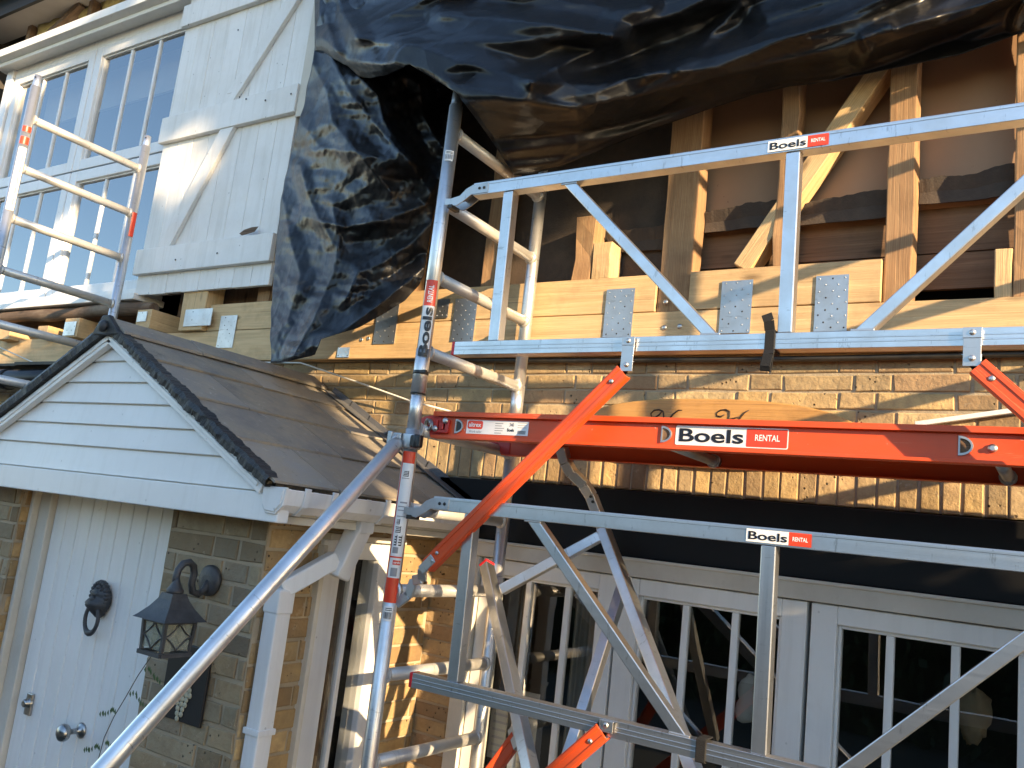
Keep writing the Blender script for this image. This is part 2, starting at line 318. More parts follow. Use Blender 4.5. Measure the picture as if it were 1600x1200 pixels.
# ------------------------------------------------------------------ brickwork
PAL = [(.42, .3, .15), (.38, .27, .14), (.46, .34, .18), (.34, .23, .12), (.4, .3, .17), (.3, .2, .11), (.44, .31, .14)]
def brickwork(mb, surf, u0, u1, v0, v1, course=.0645, lng=.243, gap=.009, holes=(), soldier=False, pal=PAL, flem=True, mort=1):
    patch(mb, surf, u0, u1, v0, v1, -.0058, mort, 1, 1)
    def one(a, b, c, d):
        for h in holes:
            if a < h[1] and b > h[0] and c < h[3] and d > h[2]:
                if a < h[0] - .02: b = h[0]
                elif b > h[1] + .02: a = h[1]
                else: return
        if b - a < .015: return
        l = R(-.0015, .0025); e = .0035; j = lambda: R(-.003, .003); tl = R(-.0015, .0015)
        k = random.choice(pal); w = R(.82, 1.5); col = (*[min(.66, q * w) for q in k], 1)
        q = [(a, c), (b, c), (b, d), (a, d)]; q = [(x + j(), y + j()) for x, y in q]; cx, cy = (a + b) / 2, (c + d) / 2
        inn = [(x + e * (1 if x < cx else -1), y + e * (1 if y < cy else -1)) for x, y in q]
        back = [surf(x, y, -.012) for x, y in q]; mid = [surf(x, y, l - .003) for x, y in q]; fr = [surf(x, y, l + (tl if i in (0, 3) else -tl)) for i, (x, y) in enumerate(inn)]
        fs = [(8, 9, 10, 11)] + [(i, (i + 1) % 4, 4 + (i + 1) % 4, 4 + i) for i in range(4)] + [(4 + i, 4 + (i + 1) % 4, 8 + (i + 1) % 4, 8 + i) for i in range(4)]
        off = Vector((R(0, 9), R(0, 9), R(0, 9))); vs = back + mid + fr
        mb.add(vs, fs, 0, False, [p + off for p in vs], col)
    if soldier:
        u = u0
        while u < u1: one(u + gap / 2, min(u + course, u1) - gap / 2, v0, v1 - gap); u += course
        return
    row = 0; v = v1
    while v > v0 + .01:
        lo = max(v0, v - course); u = u0 - (R(.05, .12) if row % 2 else R(0, .02)); k = row % 2
        while u < u1:
            L = lng if (k % 2 == 0 or not flem) else lng / 2 + .004
            a, b = max(u, u0), min(u + L, u1)
            if b - a > .02: one(a + gap / 2, b - gap / 2, lo + gap / 2, v - gap / 2)
            u += L; k += 1
        v = lo; row += 1
# ================================================================== SETTING
gr = MB(); gr.add([(-60, -60, -H), (60, -60, -H), (60, 60, -H), (-60, 60, -H)], [(0, 1, 2, 3)]); structure(gr.build('ground', GROUND))
YW = 3.12
# ================================================================== HOUSE
house = thing('house', (-2, YW, -H), 'old yellow brick house stripped to its timber frame upstairs, with white windows', 'house')
mb = MB(); wallS = lambda u, v, l: Vector((u, YW - l, v))
brickwork(mb, wallS, -4.6, 1.0, .425, .74)
brickwork(mb, wallS, -4.6, 1.0, .212, .425, course=.0645, soldier=True)
brickwork(mb, wallS, -2.4, -2.155, -H, .212)
brickwork(mb, wallS, -7.6, -4.6, -H, .74)
mb.build('brick_wall', [BRICK, MORTAR], house)
mb = MB(); mb.box(-2.36, 1.0, YW - .02, YW + .1, -.046, .206, 0); mb.build('lintel', BLACKP, house, .004)
# shell behind, so that no light leaks into the rooms
mb = MB(); mb.box(-7.6, 1.2, 6.2, 6.3, -H, 4.2); mb.box(1.05, 1.15, YW + .13, 6.2, -H, 4.2); mb.box(-7.7, -7.6, YW, 6.2, -H, 4.2); mb.box(-7.6, 1.05, YW + .2, 6.2, .55, .62); mb.box(-7.6, 1.05, YW + .13, 6.2, 3.75, 3.8)
mb.box(-4.6, -2.3, YW + .015, YW + .1, -H, .74); mb.box(-7.6, 1.05, YW + .13, 6.2, -H + .005, -H + .03)
mb.build('inner_walls', ROOM, house)
# timber frame
def timber(name, x0, x1, y0, y1, z0, z1, mat, parent=house, bev=.003): m_ = MB(); m_.box(x0, x1, y0, y1, z0, z1); return m_.build(name, mat, parent, bev)
beamL = timber('floor_beam', -6.9, 1.0, 3.06, 3.16, .742, .914, TIMBER)
xs = [-4.115, -2.95, -1.975, -1.376]
for a, b in zip(xs, xs[1:]): timber('floor_beam', a + .001, b - .001, 3.063, 3.16, .918, 1.072, TIMBER)
timber('floor_beam', -1.238, -.54, 3.061, 3.16, .918, 1.072, TIMBER)
def rough(name, p0, p1, w, h, mat, up=(0, 0, 1), jit=.004, n=9): m_ = MB(); m_.bar(p0, p1, w, h, up, 0, None, jit, n); return m_.build(name, mat, house, .004)
def stud(xa, xb, z0, z1, y=3.075, d=.1, mat=OLDWOOD, jit=.003):
    return rough('stud', ((xa + xb) / 2, y + d / 2, z0), ((xa + xb) / 2, y + d / 2, z1), abs(xb - xa), d, mat, (0, 1, 0), jit, max(3, int((z1 - z0) / .12)))
stud(-.537, -.448, .916, 3.5); stud(-.925, -.862, 1.074, 3.5, jit=.007); stud(-1.374, -1.24, .916, 3.5, mat=OLDWOOD); stud(-1.775, -1.69, 1.074, 1.36, jit=.008); stud(-1.686, -1.6, 1.074, 1.235, mat=TIMBER)
stud(-.146, -.05, .916, 3.5); stud(-.2, -.148, .916, 1.083, mat=TIMBER); stud(.35, .44, .916, 3.5); stud(.8, .89, .916, 3.5)
for x in (-2.25, -2.75, -3.3): stud(x, x + .09, 1.074, 3.5)
for x in (-4.33,): stud(x, x + .21, .918, 1.25, 3.03, .12, TIMBER, .002)
stud(-3.78, -3.68, 1.074, 1.3, 3.1); 
rough('diagonal_brace', P(1172, 412, 'Y', 3.13) + Vector((-.02, 0, -.03)), P(1360, 139, 'Y', 3.13) + Vector((.2, 0, .31)), .07, .1, TIMBER, (0, 1, 0), .001, 3).rotation_euler = (0, 0, 0)
# joist ends below the window
for xa, z0, z1, w in ((-5.44, .895, 1.02, .16), (-4.68, .93, 1.045, .14), (-6.27, .9, 1.0, .17), (-5.75, .9, .98, .12)): timber('joist_end', xa, xa + w, 2.985, 3.3, z0, z1, TIMBER)
def plate(x0, x1, z0, z1, y, parent):
    m_ = MB(); m_.box(x0, x1, y - .0025, y + .001, z0, z1); nx, nz = 5, max(3, int((z1 - z0) / .022))
    for i in range(nx):
        for k in range(nz):
            if (i + k) % 2: continue
            cx, cz = x0 + (i + .5) / nx * (x1 - x0) + R(-.003, .003), z0 + (k + .5) / nz * (z1 - z0) + R(-.003, .003); m_.lathe((cx, y - .0024, cz), (0, -1, 0), [(0, .0036), (.001, .003), (.0013, .001)], 8, 1 if random.random() < .25 else 0)
    return m_.build('nail_plate', [GALV, PIPE], parent)
for x0, x1, z0, z1 in ((-1.592, -1.466, .815, 1.018), (-1.105, -.986, .818, 1.023), (-.757, -.645, .815, 1.021), (-2.835, -2.7, .813, 1.01), (-2.365, -2.24, .815, 1.017), (-2.47, -2.4, .93, 1.02), (-3.997, -3.86, .815, 1.0)): plate(x0, x1, z0, z1, 3.058, house)
plate(-4.28, -4.04, .94, 1.04, 3.027, house); plate(-5.43, -5.3, .905, .995, 2.982, house); plate(-4.665, -4.575, .97, 1.03, 2.982, house); plate(-3.06, -2.98, .75, .80, 3.057, house)
for px, py in ((1038, 512), (1062, 510), (565, 531), (576, 529), (1040, 472), (1066, 470)): mb = MB(); mb.lathe(P(px, py, 'Y', 3.061), (0, -1, 0), [(0, .011), (.004, .01), (.006, .004)], 12); mb.build('bolt', GALV, house)
# boarding and felt between the studs
mb = MB(); 
for x0, x1 in ((-1.3, -.9), (-.895, -.5), (-.49, -.1), (-.095, .4), (.41, 1.0)): mb.box(x0, x1, 3.215, 3.225, 1.3, 3.6)
mb.build('back_panel', PANEL, house)
mb = MB(); mb.box(-3.6, -1.305, 3.19, 3.214, 1.08, 3.6); mb.build('shade_dark_felt', FELT, house)  # left panels in dark felt, putting the sheet's shade into the colour
mb = MB()
for z0, z1 in ((1.0, 1.13), (1.135, 1.30)): mb.box(-3.6, 1.0, 3.22, 3.24, z0, z1)
mb.box(-4.8, -3.6, 3.2, 3.22, 1.0, 3.7); mb.box(-7.6, -4.6, 3.2, 3.22, .74, 1.2)
mb.build('inner_boarding', DARKWOOD, house)
for x0, x1, zt in ((-1.235, -.93, 1.355), (-.86, -.542, 1.35), (-.443, -.15, 1.385), (-1.67, -1.38, 1.3), (-.045, .34, 1.38)):
    mb = MB(); n = 26; vs, fs = [], []
    for i in range(n + 1):
        t = i / n; x = x0 + (x1 - x0) * t; top = zt + .012 * noise.noise((x * 9, 3, 0)) + .008 * noise.noise((x * 40, 1, 0)) + .02 * t; bot = zt - .085 + .012 * noise.noise((x * 7, 9, 0))
        y = 3.165 + .012 * noise.noise((x * 8, 5, 2)); vs += [(x, y - .012, top), (x, y + .006, (top + bot) / 2), (x, y, bot), (x, y + .006, top - .002), (x, y + .014, (top + bot) / 2), (x, y + .008, bot)]
    for i in range(n):
        a = i * 6
        for p, q in ((0, 1), (1, 2), (2, 5), (5, 4), (4, 3), (3, 0)): fs.append((a + p, a + q, a + 6 + q, a + 6 + p))
    mb.add(vs, fs); mb.build('felt_strip', FELT, house)
# upper window
win = MB()
x0, x1, xm = -7.08, -4.8, -5.94; zs, zh, zt0, zt1 = 1.2, 3.12, 2.05, 2.22
win.box(x0 - .1, x0, 3.07, 3.2, 1.16, 3.2); win.box(x0, x1, 3.09, 3.2, 3.1, 3.17)
wn = win.build('window', UPVC, house, .006)
def casement(parent, xa, xb, za, zb, y, fw, bars, glass, nm='casement', th=.06, mat=UPVC, bw=.022, fwt=None, fwb=None):
    ft, fb = fwt or fw, fwb or fw
    m_ = MB(); m_.box(xa, xa + fw, y, y + th, za, zb); m_.box(xb - fw, xb, y, y + th, za, zb); m_.box(xa + fw, xb - fw, y + .001, y + th, zb - ft, zb); m_.box(xa + fw, xb - fw, y + .001, y + th, za, za + fb)
    e = .012
    for a, b, c, d in ((xa + fw, xa + fw + e, za + fb, zb - ft), (xb - fw - e, xb - fw, za + fb, zb - ft), (xa + fw + e, xb - fw - e, zb - ft - e, zb - ft), (xa + fw + e, xb - fw - e, za + fb, za + fb + e)): m_.box(a, b, y + .018, y + th - .004, c, d)
    fr = m_.build(nm, mat, parent, .004)
    for xk in bars: b_ = MB(); b_.box(xk - bw / 2, xk + bw / 2, y + .022, y + .05, za + fb + e, zb - ft - e); b_.build('glazing_bar', mat, parent if parent.parent else fr, .004)
    g_ = MB(); g_.box(xa + fw + .004, xb - fw - .004, y + .034, y + .038, za + fb + .004, zb - ft - .004); g_.build('glass', glass, parent if parent.parent else fr); return fr
for za, zb in ((2.145, 3.1), (1.2, 2.135)):
    casement(wn, -7.06, -5.945, za, zb, 3.085, .078, (-6.66, -6.345), GLASSUP); casement(wn, -5.935, -4.81, za, zb, 3.085, .078, (-5.525, -5.205), GLASSUP)
mb = MB(); mb.prism([(-7.25, 2.93, 3.25), (-7.25, 2.93, 3.185), (-7.25, 3.08, 3.165), (-7.25, 3.12, 3.165), (-7.25, 3.12, 3.29)], (2.9, 0, 0)); mb.box(-7.2, -4.35, 2.985, 3.0, 3.145, 3.176); mb.build('window_head', WHITE, wn, .004)
mb = MB(); mb.box(-7.2, -4.78, 3.02, 3.2, 1.165, 1.198); mb.box(-7.2, -4.75, 2.985, 3.2, 1.118, 1.16); mb.build('window_sill', WHITE, wn, .005)
mb = MB(); mb.tube([(-7.4 + i * .28, 3.03 + .006 * math.sin(i * 2), 1.068 + .006 * math.sin(i * 1.7)) for i in range(11)], [.04 + .004 * math.sin(i * 2.3) for i in range(11)], 12); mb.build('sill_timber', GREYWOOD, house)
mb = MB(); mb.box(-7.0, -4.75, 3.33, 3.35, 2.78, 3.1); mb.build('roller_blind', CURT, wn)
# eaves and insulation
mb = MB(); mb.box(-7.6, 1.2, 2.9, 3.16, 3.55, 3.565); so = mb.build('soffit', m_plain('grey_soffit_paint', (.3, .28, .26)), house)
mb = MB(); mb.box(-7.6, 1.2, 2.87, 2.897, 3.5, 3.68); mb.build('fascia_board', BLACKP, house, .003)
mb = MB(); mb.add([(-7.8, 2.75, 3.66), (1.3, 2.75, 3.66), (1.3, 6.4, 5.6), (-7.8, 6.4, 5.6), (-7.8, 2.75, 3.72), (1.3, 2.75, 3.72), (1.3, 6.4, 5.66), (-7.8, 6.4, 5.66)], [(3, 2, 1, 0), (4, 5, 6, 7), (0, 1, 5, 4), (1, 2, 6, 5), (2, 3, 7, 6), (3, 0, 4, 7)], 0, False, None, (.1, .1, .1, 1)); mb.build('roof', SLATE, house)
for x0, x1 in ((-7.0, -6.2), (-6.13, -5.6), (-5.55, -5.0), (-4.95, -4.4)):
    mb = MB(); nx, nz = 18, 8; vs = []
    for i in range(nx + 1):
        for k in range(nz + 1):
            x = x0 + (x1 - x0) * i / nx; z = 3.22 + .34 * k / nz; vs.append((x, 3.13 + .035 * noise.fractal((x * 6, z * 7, 1), .8, 2, 4), z))
    mb.add(vs, [(i * (nz + 1) + k, (i + 1) * (nz + 1) + k, (i + 1) * (nz + 1) + k + 1, i * (nz + 1) + k + 1) for i in range(nx) for k in range(nz)], 0, True); o = mb.build('insulation', INSUL, house, recalc=False); sd = o.modifiers.new('thick', 'SOLIDIFY'); sd.thickness = .03
for x in (-6.2, -5.6, -5.0, -7.06): timber('stud', x, x + .06, 3.09, 3.2, 3.2, 3.55, GREYWOOD)
rough('diagonal_brace', (-6.95, 3.1, 3.27), (-6.3, 3.1, 3.55), .05, .07, GREYWOOD, (0, 1, 0), .002, 3)
# garden doors and side light downstairs
mb = MB(); mb.box(-2.155, 1.0, 3.085, 3.2, -.118, -.05); mb.box(-2.155, -2.085, 3.086, 3.2, -H, -.12); mb.box(-2.2, 1.0, 3.075, 3.1, -.06, -.047); mb.build('door_frame', CREAM, house, .004)
for xa, xb, bars in ((-2.08, -1.452, (-1.855, -1.672)), (-1.442, -.738, (-1.176, -.99)), (-.724, .21, (-.477, -.287, -.105)), (.222, 1.0, (.5, .75))):
    casement(house, xa, xb, -H + .06, -.122, 3.105, .074 if xa < -2 else .085, bars, GLASS, 'glazed_door', .06, WHITE, .026, .062, .12)
# ---------------------------------------------------------------- things seen through the glass
tb = thing('dining_table', (-1.1, 4.3, -H), 'dark wooden table indoors behind the garden door glass', 'table'); mb = MB(); mb.box(-1.6, -.2, 4.0, 4.8, -1.36, -1.32); mb.build('tabletop', TIMBER, tb, .004)
for x in (-1.55, -.25):
    for y in (4.05, 4.75): mb = MB(); mb.bar((x, y, -H + .03), (x, y, -1.361), .06, .06, (0, 1, 0)); mb.build('leg', TIMBER, tb)
for nm, lb, cat, px, py, y, w, h_ in (('paper_notice', 'white paper notice with a bar of print stuck inside the narrow side pane', 'notice', 783, 1135, 3.2, .055, .13), ('paper_notice', 'grey paper sheet stuck inside the pane beside the white notice', 'notice', 815, 1140, 3.2, .07, .15)):
    c = P(px, py, 'Y', y); mb = MB(); mb.box(c.x - w, c.x + w, y - .001, y + .001, c.z - h_, c.z + h_); s_ = flat((c.x - w, y - .001, c.z - h_), (1, 0, 0), (0, 0, 1)); 
    for k in range(7): patch(mb, s_, .015, 2 * w - R(.015, .04), .02 + k * .03, .03 + k * .03, .0008, 1)
    if px == 783: 
        for k in range(9): patch(mb, s_, .015 + k * .009, .02 + k * .009, 2 * h_ - .06, 2 * h_ - .03, .0009, 1)
    tag(mb.build(nm, [PAPER, S_GREY]), lb, cat)
c = P(1168, 1090, 'Y', 3.26); mb = MB(); n = 14
mb.tube([c + Vector((.006 * math.sin(i), .0, .085 - .17 * i / n)) for i in range(n + 1)], [.004, .016, .024, .028, .03, .031, .033, .034, .036, .036, .037, .037, .036, .034, .02], 14)
tag(mb.build('paper_bag', PAPER), 'crumpled pale bag hanging inside the glazed garden door', 'bag')
c = P(1520, 1115, 'Y', 3.45); mb = MB(); vs = []
for i in range(13):
    for k in range(20):
        a, b = math.pi * i / 12, 2 * math.pi * k / 20; d = Vector((math.sin(a) * math.cos(b) * .075, math.sin(a) * math.sin(b) * .06, math.cos(a) * .12)); vs.append(c + d * .72 * (1 + .35 * noise.noise(d * 30) + .3 * noise.noise(d * 70)))
mb.add(vs, [(i * 20 + k, i * 20 + (k + 1) % 20, (i + 1) * 20 + (k + 1) % 20, (i + 1) * 20 + k) for i in range(12) for k in range(20)], 0, True); tag(mb.build('plush_cushion', PLUSH), 'cream fluffy cushion indoors behind the right garden door', 'cushion')
mb = MB()
for s0, (xa, xb) in enumerate(((-1.74, -1.6),)):
    vs = []; n = 30
    for i in range(n + 1):
        x = xa + (xb - xa) * i / n; y = 3.34 + .02 * math.sin(i * 1.35)
        vs += [(x, y, -H + .1), (x, y, -.15), (x, y + .004, -H + .1), (x, y + .004, -.15)]
    mb.add(vs, [q for i in range(n) for q in ((i * 4, i * 4 + 4, i * 4 + 5, i * 4 + 1), (i * 4 + 2, i * 4 + 3, i * 4 + 7, i * 4 + 6))], 0, True)
tag(mb.build('curtain', CURT), 'pale gathered curtain inside the narrow side pane', 'curtain')
# ================================================================== SHUTTER
sh = thing('shutter', (-4.2, 3.0, 1.15), 'large white planked shutter with Z brace and rotten hole, beside the upstairs window', 'shutter')
SX0, SX1, SZ0, SZ1 = -4.79, -3.6, 1.145, 3.6
mb = MB(); n = 8
for i in range(n):
    a = SX0 + (SX1 - SX0) * i / n; mb.box(a + .0012, a + (SX1 - SX0) / n - .0012, 3.012 + R(0, .0015), 3.04, SZ0 + R(0, .004), SZ1, axis=2)
mb.build('planks', SHUT, sh, .003)
for z0, z1 in ((1.27, 1.43), (2.13, 2.3), (2.93, 3.08)): mb = MB(); mb.box(SX0 - .01, SX1 + .012, 2.978, 3.0115, z0, z1); mb.build('ledge', SHUT, sh, .004)
for a, b in (((-4.55, 1.43), (-4.15, 2.13)), ((-4.2, 2.3), (-3.72, 2.93))):
    w = .06; mb = MB(); mb.prism([(a[0] - w, 2.984, a[1] + .001), (a[0] + w, 2.984, a[1] + .001), (b[0] + w, 2.984, b[1] - .001), (b[0] - w, 2.984, b[1] - .001)], (0, .0275, 0)); mb.build('brace', CREAM if False else SHUT, sh, .003)
mb = MB(); pts = [P(374 + dx, 362 + dy, 'Y', 2.9772) for dx, dy in ((0, 3), (8, -3), (20, -7), (30, -8), (24, 0), (12, 4), (4, 6))]; mb.prism(pts, (0, -.0012, 0)); mb.build('rot_hole', GREYWOOD, sh)
mb = MB()
for px, py in ((371, 46), (385, 225), (380, 155), (390, 158), (420, 160), (451, 217), (300, 42), (310, 12), (280, 408), (345, 398), (470, 140), (460, 150), (268, 190)): mb.lathe(P(px, py, 'Y', 3.0 if py not in (225, 217) else 3.012) - Vector((0, .026 if py in (155, 158, 160, 408, 398, 42, 150) else -.006, 0)), (0, -1, 0), [(0, .006), (.003, .004)], 8)
mb.build('nail', IRON, sh)
tag(timber('corner_board', -3.585, -3.5, 2.99, 3.07, 2.1, 3.6, CREAM, None), 'narrow weathered white board standing beside the right edge of the shutter', 'board')
# ================================================================== PORCH
porch = thing('porch', (-3.2, 2.14, -H), 'small brick porch with slate roof and white boarded gable', 'porch')
XC, YP = -2.345, 2.14
PALP = [(.27, .22, .14), (.22, .19, .13), (.3, .25, .16), (.2, .17, .12), (.25, .19, .11)]
PALS = [(.42, .28, .12), (.38, .25, .11), (.45, .31, .14), (.34, .22, .1)]
mb = MB(); fs_ = lambda u, v, l: Vector((u, YP - l, v)); ss_ = lambda u, v, l: Vector((XC + l, u, v))
brickwork(mb, fs_, -2.885, XC - .004, -H, .02, .079, .268, .013, pal=PALP)
brickwork(mb, ss_, YP + .004, 2.41, -H, -.0, .079, .24, .011, pal=PALS); brickwork(mb, ss_, 2.845, YW - .002, -H, .0, .075, .24, .011, pal=PALS)
brickwork(mb, ss_, 2.41, 2.845, -.11, .0, .079, .24, .011, pal=PALS)
mb.build('brick_wall', [BRICK, MORTAR], porch); mb = MB()
brickwork(mb, fs_, -4.3, -3.96, -H, .02, .079, .268, .013, pal=PALP)
brickwork(mb, lambda u, v, l: Vector((-3.96 + l, u, v)), YP + .004, 2.21, -H, .02, .079, .24, .011, pal=PALS); mb.build('brick_wall', [BRICK, MORTAR], porch); mb = MB()
brickwork(mb, lambda u, v, l: Vector((-2.885 - l, -u, v)), -2.3, -YP - .004, -H, .02, .079, .24, .011, pal=PALS)
mb.build('brick_wall', [BRICK, MORTAR], porch)
mb = MB(); mb.box(-2.84, XC - .1, 2.3, 2.35, -H, .0); mb.box(-4.3, -3.98, 2.22, 3.1, -H, .0); mb.build('inner_walls', ROOM, porch); mb = MB(); mb.box(XC - .3, XC - .27, 2.36, 3.1, -H, .02); mb.build('dark_interior_panel', S_BLACK, porch)  # black panel added so the porch interior stays dark behind the glass
# front door
mb = MB(); n = 10; dx0, dx1 = -3.845, -2.89
for i in range(n): a = dx0 + (dx1 - dx0) * i / n; mb.box(a + .0028, a + (dx1 - dx0) / n - .0028, 2.24, 2.285, -H + .03, -.01, axis=2)
door = mb.build('door', WHITE, porch, .004); mb = MB(); mb.box(dx0, dx1, 2.246, 2.28, -H + .03, -.012); mb.build('door_backing', WHITE, door)
mb = MB(); mb.box(-3.955, -3.85, 2.215, 2.3, -H, .0); mb.box(-3.955, -3.93, 2.18, 2.215, -H, 0); mb.build('door_frame', CREAM, porch, .005)
c = P(128, 1141, 'Y', 2.24); mb = MB(); mb.lathe(c, (0, -1, 0), [(0, .03), (.006, .031), (.012, .022), (.016, .012), (.05, .011), (.058, .02), (.066, .031), (.08, .035), (.092, .03), (.1, .018), (.103, .004)], 28); mb.build('door_knob', CHROME, door)
c = P(160, 940, 'Y', 2.23); mb = MB()
vs = []; NI, NK = 22, 20
for i in range(NI + 1):
    for k in range(NK):
        t = i / NI; a = 2 * math.pi * k / NK; prof = math.sin(math.pi * min(1, t * 1.02 + .02)) ** .6; wx = .05 * prof * (1.15 - .35 * t); z = .075 - .15 * t
        d = .045 * prof * (1 + .35 * math.exp(-((t - .6) / .14) ** 2) - .25 * math.exp(-((t - .38) / .07) ** 2)); q = Vector((wx * math.cos(a), -max(0, d * math.sin(a)) - .002, z))
        r_ = .009 * noise.ridged_multi_fractal((q.x * 60, q.z * 60, 3), .8, 2, 3, 1, 2) * prof; vs.append(c + q + Vector((r_ * math.cos(a), -r_ * .6 * max(0, math.sin(a)), 0)))
mb.add(vs, [(i * NK + k, i * NK + (k + 1) % NK, (i + 1) * NK + (k + 1) % NK, (i + 1) * NK + k) for i in range(NI) for k in range(NK)], 0, True)
for q in range(14):
    a = math.radians(-20 + q * 17); mb.lathe(c + Vector((.046 * math.cos(a), -.012, .022 + .052 * math.sin(a))), (math.cos(a) * .4, -1, math.sin(a) * .3), [(0, .014), (.012, .012), (.02, .004)], 8)
for x, z, r_, d in ((-.016, .034, .01, .05), (.016, .034, .01, .05), (0, .01, .016, .062), (-.014, -.012, .013, .052), (.014, -.012, .013, .052), (0, -.036, .012, .046), (0, .058, .014, .042), (-.024, .05, .009, .042), (.024, .05, .009, .042)): mb.lathe(c + Vector((x, -d + .02, z)), (0, -1, 0), [(0, r_), (.008, r_ * .9), (.014, r_ * .5), (.016, r_ * .1)], 10)
kn = mb.build('door_knocker', IRON, door); mb = MB(); rp = [c + Vector((.034 * math.sin(a) * (1.05), -.028 - .006 * math.cos(a), -.058 - .042 * (1 - math.cos(a)) * .95 + .018)) for a in [math.radians(q) for q in range(-150, 151, 15)]]; rp = [c + Vector(((.044 * math.sin(math.radians(q))), -.034, -.068 - .058 * math.cos(math.radians(q)))) for q in range(-140, 141, 14)]; mb.tube(rp, [.008 + .005 * math.exp(-(q / 30) ** 2) for q in range(-140, 141, 14)], 12); mb.build('knocker_ring', IRON, kn)
c = P(48, 1098, 'Y', 2.238); mb = MB(); mb.lathe(c, (0, -1, 0), [(0, .026), (.008, .025), (.014, .018), (.03, .016), (.034, .012)], 20); mb.box(c.x - .022, c.x + .022, 2.226, 2.24, c.z - .05, c.z + .04); mb.build('door_lock', CHROME, door, .004)
# side window of the porch
mb = MB(); X1 = XC + .012
for y0, y1, z0, z1 in ((2.41, 2.52, -H + .4, -.108), (2.737, 2.845, -H + .4, -.108), (2.52, 2.737, -.178, -.109)): mb.box(XC - .08, X1, y0, y1, z0, z1)
mb.box(XC - .06, X1 - .015, 2.52, 2.737, -1.7, -1.62); sw = mb.build('window', UPVC, porch, .005)
mb = MB(); mb.box(XC - .03, X1 - .016, 2.598, 2.62, -1.62, -.179); mb.build('glazing_bar', UPVC, sw, .003); mb = MB(); mb.box(XC - .02, XC - .016, 2.521, 2.736, -1.62, -.179); mb.build('glass', GLASS, sw)
mb = MB(); mb.box(XC - .01, X1 + .012, 2.4, 2.422, -H + .4, -.13); mb.box(XC - .01, X1 + .03, 2.41, 2.86, -.107, -.085); mb.build('window_trim', CREAM, sw, .003)
# gable
AX, AZ, EX, EZ = -3.237, .63, -2.18, .077; SL = (AZ - EZ) / (EX - AX); LX = 2 * AX - EX
mb = MB(); zl = [-.06, .035, .14, .228, .315, .401, .488, .56]
def half(z, drop): return (AZ - drop - z) / SL
for i in range(1, len(zl) - 1):
    z0, z1 = zl[i] + .0022, zl[i + 1] - .0022; a, b = half(z0, .06), max(.004, half(z1, .06)); yo = 2.0
    mb.prism([(AX - a, yo - .006, z0), (AX + a, yo - .006, z0), (AX + b, yo + .004, z1), (AX - b, yo + .004, z1)], (0, .02, 0))
mb.build('gable_boards', WHITE, porch, .003)
mb = MB(); mb.prism([(LX - .02, 2.005, .0), (EX + .02, 2.005, .0), (AX, 2.005, AZ - .08)], (0, .03, 0)); mb.build('gable_backing', CREAM, porch)
mb = MB(); mb.box(LX - .03, EX + .04, 1.98, 2.03, -.06, .033); mb.build('fascia_board', WHITE, porch, .004)
def slope(sx, d0, d1, y0, y1, off0, off1):  # slab following the roof on side sx, from d0 to d1 along it, off above it
    u = Vector((sx * 1, 0, -SL)).normalized(); nrm = Vector((sx * SL, 0, 1)).normalized(); A = Vector((AX, 0, AZ)); pts = [A + u * d0 + nrm * off0, A + u * d1 + nrm * off0, A + u * d1 + nrm * off1, A + u * d0 + nrm * off1]
    return [Vector((p.x, y0, p.z)) for p in pts], Vector((0, y1 - y0, 0))
LEN = math.hypot(EX - AX, AZ - EZ)
for sx in (-1, 1):
    mb = MB(); q, e = slope(sx, .012, LEN - .02, 1.965, 1.995, -.068, -.026); mb.prism(q, e); q, e = slope(sx, .02, LEN - .04, 1.96, 1.984, -.052, -.036); mb.prism(q, e); mb.build('bargeboard', WHITE, porch, .003)
    mb = MB(); N = 170; vs = []   # tarred verge, lumpy
    u = Vector((sx, 0, -SL)).normalized(); nrm = Vector((sx * SL, 0, 1)).normalized()
    for i in range(N + 1):
        d = (LEN + .01) * i / N; c0 = Vector((AX, 0, AZ)) + u * d
        for yy, oo in ((1.945, -.026), (1.94, .0), (1.945, .014), (1.985, .016), (1.99, -.02)):
            r_ = .006 * noise.fractal((d * 15, yy * 40, oo * 60 + sx), .7, 2.2, 5) + .003 * noise.noise((d * 90, yy * 90, oo * 90)); vs.append(Vector((c0.x, yy + r_, c0.z)) + nrm * (oo + r_ * .8))
    mb.add(vs, [(i * 5 + k, i * 5 + (k + 1) % 5, i * 5 + 5 + (k + 1) % 5, i * 5 + 5 + k) for i in range(N) for k in range(5)]); mb.build('tarred_verge', TAR, porch)
roofm = MB()
